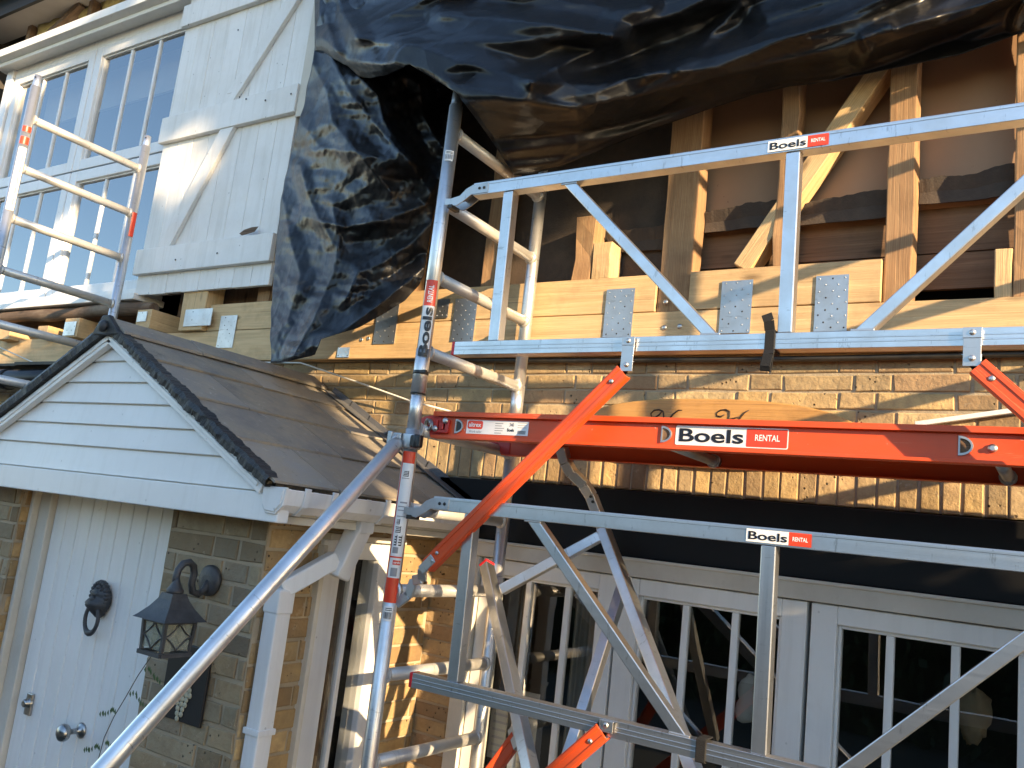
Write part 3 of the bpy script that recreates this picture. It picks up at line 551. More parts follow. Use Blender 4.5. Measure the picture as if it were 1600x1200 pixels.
for sx in (-1, 1):
    nc = 4; cl = (LEN + .02) / nc
    q, e = slope(sx, 0, LEN - .01, 1.97, YW - .02, -.03, -.012); roofm.prism(q, e, 0, (.05, .05, .05, 1))
    for r_ in range(nc):
        y = 1.95; k = 0
        while y < YW - .03:
            w = (.3 if r_ % 2 and k == 0 else .58) + R(-.01, .01); y1 = min(y + w, YW - .021); d0, d1 = r_ * cl + R(-.004, .004), (r_ + 1) * cl + .012 + R(-.004, .004); w_ = R(.6, 1.35); col = (.25 * w_, .23 * w_, .205 * w_, 1)
            u = Vector((sx, 0, -SL)).normalized(); nrm = Vector((sx * SL, 0, 1)).normalized(); A = Vector((AX, 0, AZ)); lift = R(0, .004)
            pts = [A + u * d0 + nrm * (-.006), A + u * (d1 + R(-.006, .006)) + nrm * (.003 + lift), A + u * d1 + nrm * (.011 + lift), A + u * d0 + nrm * (.003)]
            off = Vector((R(0, 9), R(0, 9), 0)); vs = [Vector((p.x, y + .003, p.z)) for p in pts] + [Vector((p.x, y1 - .003, p.z)) for p in pts]
            roofm.add(vs, [(3, 2, 1, 0), (4, 5, 6, 7), (0, 1, 5, 4), (1, 2, 6, 5), (2, 3, 7, 6), (3, 0, 4, 7)], 0, False, [v + off for v in vs], col); y = y1; k += 1
rf = roofm.build('roof', SLATE, porch)
y = 1.96
for L in (.38, .4, .385):
    mb = MB(); a = .105; th = .014; up = .028; y1 = min(y + L, YW - .02); dz = R(-.002, .002)
    mb.prism([(AX - a, y, AZ + up - SL * a + dz), (AX - a * .25, y, AZ + up - SL * a * .22 + dz), (AX, y, AZ + up + .005 + dz), (AX + a * .25, y, AZ + up - SL * a * .22 + dz), (AX + a, y, AZ + up - SL * a + dz), (AX + a, y, AZ + up - SL * a - th + dz), (AX, y, AZ + up - th + dz), (AX - a, y, AZ + up - SL * a - th + dz)], (0, y1 - y - .003, 0), 0, (.2, .185, .17, 1)); mb.build('ridge_tile', SLATE, rf, .003); y = y1
mb = MB(); mb.prism([(AX - .09, 1.94, AZ - .04), (AX - .02, 1.93, AZ + .035), (AX + .02, 1.93, AZ + .035), (AX + .1, 1.94, AZ - .045), (AX, 1.93, AZ - .045)], (0, .025, 0)); mb.lathe((AX, 1.935, AZ - .012), (0, -1, 0), [(0, .026), (.012, .024), (.02, .014), (.023, .004)], 16); mb.build('ridge_end', TAR, rf, .006)
mb = MB(); nstep = 7   # stepped lead where roof meets wall
for i in range(nstep):
    d0, d1 = LEN * (.12 + .86 * i / nstep), LEN * (.12 + .86 * (i + 1.04) / nstep); q, e = slope(1, d0, d1, YW - .075, YW - .016, .018, .022); mb.prism(q, e)
    q, e = slope(1, d0, d1, YW - .02, YW - .014, .02, .045 + R(0, .008)); mb.prism(q, e)
mb.build('lead_flashing', LEAD, porch)
# eaves: boxed white soffit, gutter, downpipe
mb = MB(); mb.box(XC - .03, EX + .0, 2.035, YW - .03, -.035, -.022); mb.box(EX - .045, EX - .022, 2.03, YW - .03, -.06, .045); mb.box(EX - .05, EX + .0, 2.031, YW - .03, -.062, -.036); mb.build('eaves_board', CREAM, porch, .003)
gx = EX + .012; mb = MB(); prof = [(gx - .045, .048), (gx - .04, .0), (gx - .025, -.024), (gx + .02, -.026), (gx + .045, .0), (gx + .052, .05), (gx + .047, .052), (gx + .04, .004), (gx + .018, -.02), (gx - .023, -.018), (gx - .035, .004), (gx - .04, .048)]
mb.prism([(x, 1.985, z) for x, z in prof], (0, YW - 2.02, 0)); gt = mb.build('gutter', UPVC, porch, .002)
mb = MB(); mb.prism([(x, 1.967, z) for x, z in prof[:6]], (0, .018, 0)); mb.prism([(gx - .05, 1.972, .055), (gx - .045, 1.972, -.006), (gx - .025, 1.972, -.032), (gx + .022, 1.972, -.034), (gx + .052, 1.972, -.004), (gx + .059, 1.972, .056)], (0, .012, 0)); mb.build('gutter_end', UPVC, gt, .003)
for y in (2.06, 2.19, 2.47):
    mb = MB(); mb.prism([(gx - .04, y, .06), (gx - .047, y, -.004), (gx - .027, y, -.031), (gx + .022, y, -.033), (gx + .052, y, -.003), (gx + .06, y, .05), (gx + .062, y, .06), (gx + .05, y, .061), (gx + .053, y, .05), (gx + .046, y, .0), (gx + .02, y, -.027), (gx - .025, y, -.025), (gx - .04, y, 0), (gx - .036, y, .06)], (0, .024, 0)); mb.build('gutter_bracket', UPVC, gt, .002)
dpx, dpy = -2.297, 2.195; mb = MB(); mb.bar((dpx, dpy, -H + .05), (dpx, dpy, -.285), .066, .066, (0, 1, 0)); mb.bar((dpx, dpy, -.37), (dpx, dpy, -.288), .074, .074, (0, 1, 0)); mb.bar((dpx, dpy, -.29), (dpx + .07, 2.37, -.17), .06, .06, (0, 0, 1)); mb.bar((dpx + .075, 2.38, -.235), (dpx + .1, 2.44, -.05), .07, .07, (0, 1, 0)); mb.bar((dpx + .1, 2.44, -.07), (dpx + .1, 2.44, -.024), .078, .078, (0, 1, 0)); dp = mb.build('downpipe', UPVC, porch, .006)
mb = MB(); mb.box(dpx - .039, dpx + .039, dpy - .039, dpy + .039, -.77, -.75); mb.box(dpx - .075, dpx - .036, dpy + .0, dpy + .006, -.775, -.742); mb.build('pipe_clip', UPVC, dp, .002)
# ================================================================== LANTERN, PLAQUE, TENDRIL, SIGN
lan = thing('wall_lantern', (-2.56, 2.0, -.53), 'small grey iron lantern with latticed panes on a scrolled arm beside the front door', 'lantern')
lx0, lx1, ly0, ly1, lz0, lz1 = -2.617, -2.5, 1.905, 2.022, -.53, -.422; cx, cy = (lx0 + lx1) / 2, (ly0 + ly1) / 2
mb = MB(); mb.lathe((cx - .035, YP - .004, -.297), (0, -1, 0), [(0, .055), (.012, .055), (.02, .045), (.024, .02)], 28); mb.build('wall_plate', IRON, lan)
arm = [(YP - .02, -.3), (YP - .035, -.33), (YP - .06, -.345), (YP - .088, -.335), (YP - .1, -.305), (YP - .098, -.272), (YP - .108, -.247), (YP - .13, -.233), (YP - .156, -.238), (YP - .175, -.26), (YP - .178, -.285), (YP - .176, -.305)]
mb = MB(); mb.tube([(cx - .03 + .025 * min(1, i / 9), y, z) for i, (y, z) in enumerate(arm)], .0125, 12); mb.build('arm', IRON, lan)
mb = MB(); mb.lathe((cx, cy, -.343), (0, 0, 1), [(0, .027), (.016, .029), (.026, .022), (.045, .012), (.06, .008)], 16)
lev = [(.086, -.424), (.074, -.412), (.052, -.385), (.036, -.358), (.029, -.338)]; vs = []
for h_, z in lev: vs += [(cx - h_, cy - h_, z), (cx + h_, cy - h_, z), (cx + h_, cy + h_, z), (cx - h_, cy + h_, z)]
mb.add(vs, [(i * 4 + k, i * 4 + (k + 1) % 4, i * 4 + 4 + (k + 1) % 4, i * 4 + 4 + k) for i in range(4) for k in range(4)] + [(3, 2, 1, 0), (16, 17, 18, 19)]); mb.build('lantern_roof', IRON, lan)
mb = MB(); t_ = .011; k_ = .006
for sx, sy in ((-1, -1), (1, -1), (1, 1), (-1, 1)): mb.bar((cx + sx * ((.5 * (lx1 - lx0)) - k_), cy + sy * ((.5 * (lx1 - lx0)) - k_), lz0), (cx + sx * (.5 * (lx1 - lx0)), cy + sy * (.5 * (lx1 - lx0)), lz1), t_, t_, (0, 1, 0))
for z in (lz0 - .004, lz1 - .004):
    for a, b in (((-1, -1), (1, -1)), ((1, -1), (1, 1)), ((1, 1), (-1, 1)), ((-1, 1), (-1, -1))): mb.bar((cx + a[0] * .059, cy + a[1] * .059, z), (cx + b[0] * .059, cy + b[1] * .059, z), .013, .013)
for f in range(4):
    q = [(-1, -1), (1, -1), (1, 1), (-1, 1)]; a, b = q[f], q[(f + 1) % 4]
    for s_ in (0, 1):
        for zf in (0, 1):
            pts = []
            for i in range(9):
                t = i / 8; al = .5 * t if s_ == 0 else 1 - .5 * t; zz = (lz1 - .01) - (lz1 - lz0 - .02) * (.5 - .5 * (t ** 1.7)) if zf == 0 else (lz0 + .01) + (lz1 - lz0 - .02) * (.5 - .5 * (t ** 1.7)); pts.append((cx + (a[0] * (1 - al) + b[0] * al) * .0565, cy + (a[1] * (1 - al) + b[1] * al) * .0565, zz))
            mb.tube(pts, .0028, 6)
mb.build('lantern_cage', IRON, lan)
mb = MB()
for a, b in (((-1, -1), (1, -1)), ((1, -1), (1, 1)), ((1, 1), (-1, 1)), ((-1, 1), (-1, -1))): mb.bar((cx + a[0] * .053, cy + a[1] * .053, (lz0 + lz1) / 2), (cx + b[0] * .053, cy + b[1] * .053, (lz0 + lz1) / 2), .002, lz1 - lz0 - .02)
mb.build('lantern_glass', LGLASS, lan)
mb = MB(); mb.lathe((cx, cy, lz0), (0, 0, 1), [(0, .018), (.04, .018), (.045, .02), (.06, .026), (.085, .024), (.1, .012), (.104, .003)], 16); mb.build('bulb', PAPER, lan)
pl = thing('grape_plaque', (-2.62, 2.13, -.8), 'dark slate plaque with painted pale grapes, below the lantern', 'plaque')
mb = MB(); mb.box(-2.742, -2.515, YP - .016, YP - .004, -.79, -.53); mb.build('slate_panel', m_plain('plaque_slate', (.012, .013, .016), .4), pl, .003)
mb = MB(); gp = P(286, 1092, 'Y', 2.123); k = 0
for r_, (n_, dx) in enumerate(((3, 0), (4, -.004), (4, .004), (3, 0), (3, -.006), (2, -.006), (2, -.01), (1, -.012))):
    for i in range(n_): mb.lathe(gp + Vector(((i - n_ / 2 + .5) * .021 + dx + R(-.003, .003), 0, .05 - r_ * .017)), (0, -1, 0), [(0, .0105), (.003, .009), (.0045, .003)], 12)
mb.build('grapes', m_plain('pale_grape_paint', (.4, .38, .28)), pl)
mb = MB()
for a in (-.5, .5, 1.5): c = gp + Vector((.02 * a + .03, .001, .1 + .02 * abs(a))); mb.prism([c + Vector((x * .9, 0, z * .9)) for x, z in ((0, -.04), (.02, -.025), (.04, -.01), (.028, .005), (.035, .025), (.012, .02), (0, .04), (-.012, .02), (-.035, .025), (-.028, .005), (-.04, -.01), (-.02, -.025))], (0, -.002, 0))
mb.build('vine_leaves', m_plain('grey_green_paint', (.07, .1, .11)), pl)
td = thing('climbing_tendril', P(140, 1200, 'Y', 2.02), 'thin climbing plant tendril with small leaf sprigs in front of the white door', 'plant')
tp = [P(x, y, 'Y', 2.02) for x, y in ((135, 1290), (150, 1200), (163, 1152), (178, 1120), (196, 1090), (216, 1055), (236, 1026), (246, 1018))]; mb = MB(); mb.tube(tp, .0016, 6); mb.build('stem', TWIG, td)
mb = MB()
for (x, y, dr) in ((163, 1155, -1), (185, 1108, 1), (203, 1078, -1), (160, 1165, 1), (226, 1040, -1)):
    b0 = P(x, y, 'Y', 2.02)
    for i in range(9):
        c = b0 + Vector((dr * -.011 * (i + 1), R(-.004, .004), .006 * math.sin(i) - .0005 * i * i)); mb.add([c, c + Vector((.006, 0, -.012)), c + Vector((.001, .002, -.022)), c + Vector((-.006, 0, -.012))], [(0, 1, 2, 3)])
mb.build('leaves', LEAF, td, recalc=False)
sg = thing('oval_house_sign', (-1.14, 3.08, .44), 'varnished oval wooden name board with burnt script letters, behind the orange platform', 'sign')
mb = MB(); ex, ez = -1.14, .448; mb.prism([(ex + .56 * math.copysign(abs(math.cos(a)) ** .8, math.cos(a)), 3.085, ez + .125 * math.sin(a)) for a in [2 * math.pi * i / 64 for i in range(64)]], (0, .028, 0)); mb.build('board', SIGNWOOD, sg, .006, 3)
mb = MB()
def stroke(pts, w=.0024): mb.tube([P(x, y, 'Y', 3.084) for x, y in pts], [w * (.5 + .9 * math.sin(math.pi * (i + .5) / len(pts))) for i in range(len(pts))], 6)
stroke([(1018, 652), (1017, 646), (1022, 641), (1030, 640), (1036, 643), (1037, 650), (1036, 660), (1036, 668)]); stroke([(1036, 668), (1043, 658), (1051, 648), (1060, 641), (1066, 641)]); stroke([(1018, 652), (1024, 652), (1030, 648), (1034, 643)])
stroke([(1120, 650), (1120, 645), (1126, 641), (1134, 640), (1140, 643), (1140, 650), (1137, 660), (1133, 668)]); stroke([(1170, 641), (1163, 645), (1157, 652), (1152, 660), (1149, 668)]); stroke([(1136, 656), (1146, 654), (1156, 651)]); stroke([(1120, 650), (1126, 651), (1132, 648)])
mb.build('lettering', INK, sg)
# ================================================================== PIPES, CORDS, BATTEN
mb = MB(); mb.tube([P(x, y, 'Y', 3.09) for x, y in ((440, 560), (650, 562), (900, 563), (1100, 562), (1300, 560), (1600, 553), (1850, 546))], .011, 10); tag(mb.build('cable_conduit', PIPE), 'dark horizontal conduit along the brickwork just under the timber beam', 'pipe')
mb = MB(); mb.tube([P(0, 543, 'Y', 3.03), P(85, 581, 'Y', 3.03), P(150, 595, 'Y', 3.02), P(320, 565, 'Y', 3.0), P(470, 567, 'Y', 3.0), P(550, 594, 'Y', 3.03), P(640, 626, 'Y', 3.06), P(705, 643, 'Y', 3.09)], .0042, 8); tag(mb.build('white_rope', ROPE), 'thin white cord stretched behind the porch ridge towards the scaffold', 'cord')
mb = MB(); mb.bar(P(1430, 663, 'Y', 3.1), P(1640, 634, 'Y', 3.1), .02, .016, (0, 0, 1)); tag(mb.build('white_batten', WHITE, None, .002), 'thin white strip slanting across the brickwork above the orange platform', 'strip')
bg = thing('black_gutter', (-5.5, 2.9, .6), 'black plastic gutter on the wall at the left behind the porch roof', 'gutter'); mb = MB(); mb.tube([(-7.4, 2.93, .59), (-4.6, 2.93, .62)], .062, 16); mb.build('trough', PLAST, bg); mb = MB(); mb.tube([(-5.95, 2.93, .605), (-5.86, 2.93, .606)], .07, 16); mb.build('joint_collar', PLAST, bg); mb = MB(); mb.box(-5.75, -4.6, 2.88, 3.06, .69, .712); mb.box(-7.4, -5.8, 2.95, 3.06, .7, .72); mb.build('capping', BLACKP, bg, .003)
# ================================================================== SCAFFOLD
XM, YF, YB, RT = -1.932, 2.35, 3.0, .0255
RZ = [1.435 - .28 * i for i in range(13)]
def ladder_frame(x, yf, yb, rungs, ztop_f, ztop_b, zbot, label, lower_joint=None):
    t = thing('ladder_frame', (x, yf, zbot), label, 'scaffold frame', 'aluminium scaffold end frames')
    for y, zt in ((yf, ztop_f), (yb, ztop_b)):
        m_ = MB()
        if lower_joint:
            m_.tube([(x, y, zt - .065), (x, y, lower_joint)], RT, 24); m_.tube([(x, y, lower_joint + .02), (x, y, lower_joint - .13)], RT * .93, 24); m_.tube([(x, y, lower_joint - .13), (x, y, zbot)], RT, 24); m_.tube([(x, y, lower_joint + .16), (x, y, lower_joint + .002)], RT + .0016, 24); m_.tube([(x, y, lower_joint + .0015), (x, y, lower_joint - .004)], RT + .0016, 24, 1)
        else: m_.tube([(x, y, zt - .065), (x, y, zbot)], RT, 24)
        m_.tube([(x, y, zt - .07), (x, y, zt - .064), (x, y, zt - .05), (x, y, zt)], [RT - .001, RT - .003, RT * .8, RT * .74], 24)
        m_.lathe((x + RT * .55, y - RT * .8, zt - .02), (.5, -.85, 0), [(0, .005), (.002, .005)], 10, 1)
        m_.build('upright', [TUBE, PIPE], t)
    for z in rungs:
        m_ = MB(); m_.tube([(x, yf + RT * .8, z), (x, yb - RT * .8, z)], .0225, 20)
        for y, s in ((yf, 1), (yb, -1)): m_.tube([(x, y + s * RT * .75, z), (x, y + s * (RT + .003), z), (x, y + s * (RT + .008), z)], [.029, .0275, .0225], 20)
        m_.build('rung', RUNG, t)
    return t
main = ladder_frame(XM, YF, YB, RZ, 1.604, 1.6, -H + .02, 'aluminium scaffold end frame under the black sheet, at the left end of the orange platform', .44)
ladder_frame(-4.68, 2.154, 2.835, [1.875 - .28 * i for i in range(14)], 2.12, 2.09, -H + .02, 'aluminium scaffold end frame in front of the upstairs window, beyond the porch ridge')
ladder_frame(.58, YF, YB, [1.995, 1.715] + RZ, 2.2, 2.2, -H + .02, 'aluminium scaffold end frame at the far right end of the orange platform', .44)
# stickers and fittings on the main frame
ang = math.atan2(-YF, -XM) - .12
ps = pole_surf(XM, YF, RT, ang); zA, zB, zC = P(664, 562, 'Y', YF).z, P(675, 480, 'Y', YF).z, P(681, 440, 'Y', YF).z
mb = MB(); patch(mb, ps, zA, zB, -.022, .022, .0012, 0, 1, 10); patch(mb, ps, zB, zC, -.022, .022, .0012, 1, 1, 10); text(mb, 'Boels', ps, zA + .008, zB - .006, -.016, .016, .0034, 2, .03, True); text(mb, 'RENTAL', ps, zB + .012, zC - .02, -.009, .008, .0034, 0, .02, True); mb.build('sticker', [S_WHITE, S_RED, S_BLACK], main, recalc=False)
z0, z1 = P(606, 940, 'Y', YF).z, P(636, 706, 'Y', YF).z; h_ = z1 - z0
mb = MB(); zz = lambda t: z0 + h_ * t
patch(mb, ps, zz(0), zz(.16), -.024, .024, .0012, 1, 1, 10); patch(mb, ps, zz(.16), zz(.92), -.024, .019, .0012, 0, 1, 10); patch(mb, ps, zz(.16), zz(.92), .019, .024, .0012, 1, 1, 3); patch(mb, ps, zz(.92), zz(1), -.024, .024, .0012, 1, 1, 10); patch(mb, ps, zz(.29), zz(.3), -.024, .02, .002, 1, 1, 10)
# the surface's v grows to the right seen from the garden, so words are written with v reversed where they stand upright
for a, b, c_, d_, m_ in ((.245, .275, -.02, .006, 1), (.17, .225, -.012, .01, 3), (.32, .36, -.006, .012, 3), (.37, .44, -.014, -.002, 2), (.37, .44, .002, .012, 2), (.455, .5, -.006, .012, 2), (.51, .545, .0, .012, 2), (.56, .566, -.015, .013, 3), (.6, .606, -.015, .013, 3), (.625, .631, -.015, .013, 3), (.65, .66, -.015, .008, 3), (.83, .87, -.008, .01, 2), (.815, .82, -.012, .013, 3)):
    if m_ == 2:
        for q in range(4): patch(mb, ps, zz(a + (b - a) * q / 4), zz(a + (b - a) * (q / 4 + .12)), c_ + R(0, .003), d_ - R(0, .003), .002, 2, 1, 4)
        patch(mb, ps, zz(a), zz(b), c_, c_ + .002, .002, 2, 1, 2)
    else: patch(mb, ps, zz(a), zz(b), c_, d_, .002, m_, 1, 6)
text(mb, 'altrex', lambda u, v, l: ps(zz(.253) + v, u, l), -.018, .004, 0, h_ * .016, .0028, 0, .02)
mb.build('sticker', [S_WHITE, S_RED, S_BLACK, S_GREY], main, recalc=False)
def barcode(za, zb, label=None):
    m_ = MB(); patch(m_, ps, za, zb, -.016, .016, .0012, 0, 1, 8)
    for k in range(11): v = -.013 + k * .0025; patch(m_, ps, za + (zb - za) * .15, za + (zb - za) * .6, v, v + R(.0006, .0016), .002, 1, 1, 1)
    for q in (.7, .82): patch(m_, ps, za + (zb - za) * q, za + (zb - za) * (q + .05), -.012, R(.002, .012), .002, 1, 1, 5)
    m_.build('barcode_label', [S_WHITE, S_BLACK], main, recalc=False)
barcode(P(600, 968, 'Y', YF).z, P(603, 945, 'Y', YF).z); barcode(P(698, 256, 'Y', YF).z, P(700, 240, 'Y', YF).z)
zc = P(656, 583, 'Y', YF).z; mb = MB(); mb.tube([(XM, YF, zc - .007), (XM, YF, zc + .007)], RT + .003, 24); mb.box(XM + .02, XM + .045, YF - .032, YF - .02, zc - .006, zc + .006); tag(mb.build('rubber_band', PLAST, None, .002), 'black rubber ring on the main scaffold upright below its printed sticker', 'ring')
mb = MB(); patch(mb, pole_surf(-4.68, 2.154, RT, math.atan2(-2.154, 4.68) + .05), 1.72, 1.76, -.022, .022, .0014, 0, 1, 8); patch(mb, pole_surf(-4.68, 2.154, RT, math.atan2(-2.154, 4.68) + .05), 1.79, 1.82, -.022, .022, .0014, 0, 1, 8); patch(mb, pole_surf(-4.68, 2.154, RT, math.atan2(-2.154, 4.68) + .05), 1.35, 1.7, -.022, .018, .0014, 1, 1, 8)
for k in range(5): patch(mb, pole_surf(-4.68, 2.154, RT, math.atan2(-2.154, 4.68) + .05), 1.38 + k * .06, 1.415 + k * .06, -.012, .01, .0022, 2, 1, 4)
lf = [o for o in C.objects if o.name == 'ladder_frame.001'][0]; mb.build('sticker', [S_RED, S_WHITE, S_GREY], lf, recalc=False)
mb = MB(); patch(mb, pole_surf(-4.68, 2.835, RT, math.atan2(-2.835, 4.68) + .5), 1.45, 1.6, -.015, .015, .0014, 0, 1, 8); mb.build('sticker', [S_RED], lf, recalc=False)
# guardrail frames
BX = .046
def rail_sticker(parent, x, z, y, w=.17, tilt=0):
    m_ = MB(); s_ = flat((x, y, z), (1, 0, 0), (0, 0, 1)); hh = BX - .012; patch(m_, s_, 0, w * .66, 0, hh, .0012, 0); patch(m_, s_, w * .66, w, 0, hh, .0012, 1); text(m_, 'Boels', s_, .006, w * .64, .006, hh - .006, .0022, 2, .018); text(m_, 'RENTAL', s_, w * .72, w * .95, .012, hh - .011, .0022, 0, .02); m_.build('sticker', [S_WHITE, S_RED, S_BLACK], parent, recalc=False)
def rail(m_, p0, p1, up=(0, 0, 1)):
    m_.bar(p0, p1, BX, BX, up); d = (Vector(p1) - Vector(p0)).normalized(); 
def guard(zt, zb, label):
    t = thing('guardrail_frame', (-.6, YF, zb), label, 'guardrail', 'aluminium guardrail frames of the scaffold')
    y = YF
    m_ = MB(); rail(m_, (-1.785, y, zt), (.47, y, zt)); m_.box(-1.784, .47, y - BX / 2 - .0012, y - BX / 2 + .001, zt + .012, zt + .0205); m_.build('top_rail', ALU, t, .004)
    m_ = MB(); rail(m_, (-1.78, y, zb), (.46, y, zb)); 
    for dz in (-.008, .004): m_.box(-1.779, .46, y - BX / 2 - .0008, y - BX / 2 + .001, zb + dz, zb + dz + .004)
    br = m_.build('bottom_rail', ALU, t, .004)
    m_ = MB(); m_.bar((-1.793, y, zb), (-1.7805, y, zb), BX + .002, BX + .002); m_.build('end_cap', REDCAP, t, .004)
    for xa, xb in ((-1.635, -1.625), (-.662, -.655), (.315, .315)): m_ = MB(); m_.bar((xa, y, zt - BX / 2 - .0005), (xb, y, zb + BX / 2 + .0005), .04, .04, (0, 1, 0)); m_.build('post', ALU, t, .003)
    for xa, xb in ((-1.395, -.868), (.075, -.452)):
        s_ = 1 if xb > xa else -1; w = .047; m_ = MB(); zt_, zb_ = zt - BX / 2 - .0004, zb + BX / 2 + .0004
        m_.prism([(xa - w / 2, y - .0185, zt_), (xa + w / 2, y - .0185, zt_), (xb + w / 2, y - .0185, zb_), (xb - w / 2, y - .0185, zb_)], (0, .037, 0)); 
        m_.build('diagonal', ALU, t, .003)
        for xw, zw in ((xa, zt_), (xb, zb_)): m_ = MB(); m_.box(xw - .03, xw + .03, y - .021, y - .014, zw - (.006 if zw > zb + .1 else .001), zw + (.001 if zw > zb + .1 else .006)); m_.build('weld', CAST, t, .002)
    # hook casting that grips the upright
    m_ = MB(); q = [(-1.72, zt + .018), (-1.785, zt + .017), (-1.815, zt + .005), (-1.84, zt - .018), (-1.88, zt - .024), (-1.905, zt - .022), (-1.905, zt - .046), (-1.88, zt - .05), (-1.85, zt - .055), (-1.82, zt - .04), (-1.79, zt - .02), (-1.72, zt - .019)]
    m_.prism([(x, y - BX / 2 - .003, z) for x, z in q], (0, .004, 0)); m_.prism([(x, y + BX / 2 - .001, z) for x, z in q], (0, .004, 0)); m_.prism([(-1.78, y - BX / 2, zt + .018), (-1.815, y - BX / 2, zt + .004), (-1.842, y - BX / 2, zt - .02), (-1.842, y - BX / 2, zt - .025), (-1.812, y - BX / 2, zt), (-1.78, y - BX / 2, zt + .013)], (0, BX, 0)); m_.box(-1.888, -1.868, y - .03, y + .02, zt - .062, zt - .048, 1)
    for x in (-1.756, -1.736): m_.lathe((x, y - BX / 2 - .003, zt), (0, -1, 0), [(0, .006), (.003, .005), (.004, .002)], 10, 1)
    m_.build('hook_casting', [CAST, PIPE], t, .001)
    return t, br
gu, gub = guard(1.18, .597, 'upper aluminium guardrail frame above the orange platform'); gl, glb = guard(.063, -.51, 'lower aluminium guardrail frame below the orange platform')
rail_sticker(gu, P(1200, 232, 'Y', 2.326).x, 1.18 - .018, YF - BX / 2 - .0012); rail_sticker(gl, P(1166, 840, 'Y', 2.326).x, .063 - .018, YF - BX / 2 - .0012)
# work platform
pf = thing('work_platform', (-.7, 2.65, .3), 'orange scaffold work platform with large printed rental logo on its side', 'scaffold platform')
DX0, DX1, DT, DB = -1.893, .43, .387, .292
def c_beam(y, s):  # s = -1: the open side faces the garden
    m_ = MB(); m_.box(DX0, DX1, y - .002, y + .002, DB + .001, DT - .001); a, b = (y - .018, y + .02) if s < 0 else (y - .02, y + .018)
    m_.box(DX0, DX1, a, b, DT - .004, DT); m_.box(DX0, DX1, a, b, DB, DB + .004); f = a if s < 0 else b - .004
    m_.box(DX0, DX1, f - .0006, f + .0034, DT - .017, DT - .0005); m_.box(DX0, DX1, f - .0006, f + .0034, DB + .0005, DB + .01); return m_.build('side_beam', ORANGE, pf, .0012)
fb = c_beam(2.42, -1); bb = c_beam(2.885, 1)
mb = MB(); mb.box(DX0 + .03, DX1 - .03, 2.442, 2.863, DT - .018, DT - .006); mb.build('deck_board', DARKWOOD, pf)
for x in (-1.02, -.14, .3): mb = MB(); mb.tube([(x, 2.424, DB + .022), (x, 2.882, DB + .022)], .017, 14); mb.tube([(x, 2.86, DB + .022), (x, 2.882, DB + .022)], .024, 14); mb.build('cross_tube', CAST, pf)
for y, nm in ((2.42, 1), (2.885, 0)):   # claws
    mb = MB(); mb.prism([(DX0 + .03, y - .006, DT - .012), (DX0 - .03, y - .006, DT - .014), (DX0 - .085, y - .006, DT - .03), (DX0 - .1, y - .006, DT - .065), (DX0 - .085, y - .006, DT - .08), (DX0 - .06, y - .006, DT - .05), (DX0 - .03, y - .006, DT - .05), (DX0 - .012, y - .006, DB + .004), (DX0 + .03, y - .006, DB + .004)], (0, .014, 0)); mb.build('claw', RED, pf, .003)
mb = MB(); yb_ = 2.42 - .0025
for x0, x1, z0, z1 in ((-1.889, -1.825, DB + .018, DB + .03), (-1.889, -1.872, DB + .03, DT - .03), (-1.85, -1.822, DT - .045, DT - .028), (-1.864, -1.846, DB + .03, DT - .04), (-1.838, -1.822, DB + .022, DB + .055)): mb.box(x0, x1, yb_ - .013, yb_, z0, z1)
mb.build('locking_bracket', RED, pf, .003)
for x, z in ((-1.836, DT - .033), (-1.878, DB + .033), (-.152, DB + .042)):
    mb = MB(); mb.lathe((x, yb_ - (.013 if x < -1 else 0), z), (0, -1, 0), [(0, .011), (.004, .011), (.005, .007), (.01, .006)], 14); mb.build('bolt', GALV, pf)
mb = MB(); mb.tube([(DX0 - .018 + .012 * math.cos(a * .55), 2.395 + .0008 * a, DB + .045 + .02 * math.sin(a * .55)) for a in range(40)], .0035, 8); mb.build('spring', CHROME, pf)
for x in (P(718, 665, 'Y', 2.418).x, P(1041, 682, 'Y', 2.418).x, P(1508, 702, 'Y', 2.418).x):
    w = .0155; o = [(-.0125, -.021), (-.0125, .021)] + [(-.0125 + .0275 * math.sin(math.radians(a)), .021 * math.cos(math.radians(a))) for a in range(15, 180, 15)]; mb = MB(); zc_ = (DT + DB) / 2 - .002; n = len(o)
    ring = lambda k, y: [Vector((x + a * k, y, zc_ + b * k)) for a, b in o]
    vs = ring(1.25, yb_) + ring(1.2, yb_ - .005) + ring(.9, yb_ - .005) + ring(.85, yb_ + .0005); mb.add(vs, [(j * n + i, j * n + (i + 1) % n, (j + 1) * n + (i + 1) % n, (j + 1) * n + i) for j in range(3) for i in range(n)], 0); mb.add(ring(.88, yb_ - .0008), [tuple(range(n))], 1); mb.build('grip_hole', [CAST, DARKWOOD if x > -1.4 else S_BLACK], pf)
mb = MB(); x0 = P(1055, 690, 'Y', 2.418).x; x1 = P(1232, 690, 'Y', 2.418).x; s_ = flat((x0, yb_, DB + .016), (1, 0, 0), (0, 0, 1)); W = x1 - x0; hh = .058
patch(mb, s_, 0, W, 0, hh, .0008, 0, rad=.005); patch(mb, s_, W * .645, W - .003, .003, hh - .003, .0014, 1, rad=.003); text(mb, 'Boels', s_, .012, W * .62, .01, hh - .008, .002, 2, .02); text(mb, 'RENTAL', s_, W * .72, W * .93, .021, hh - .019, .002, 0, .015); mb.build('sticker', [S_WHITE, S_RED, S_BLACK], pf, recalc=False)
mb = MB(); x0 = P(729, 670, 'Y', 2.418).x; x1 = P(826, 670, 'Y', 2.418).x; s_ = flat((x0, yb_, DB + .022), (1, 0, 0), (0, 0, 1)); W = x1 - x0; hh = .048
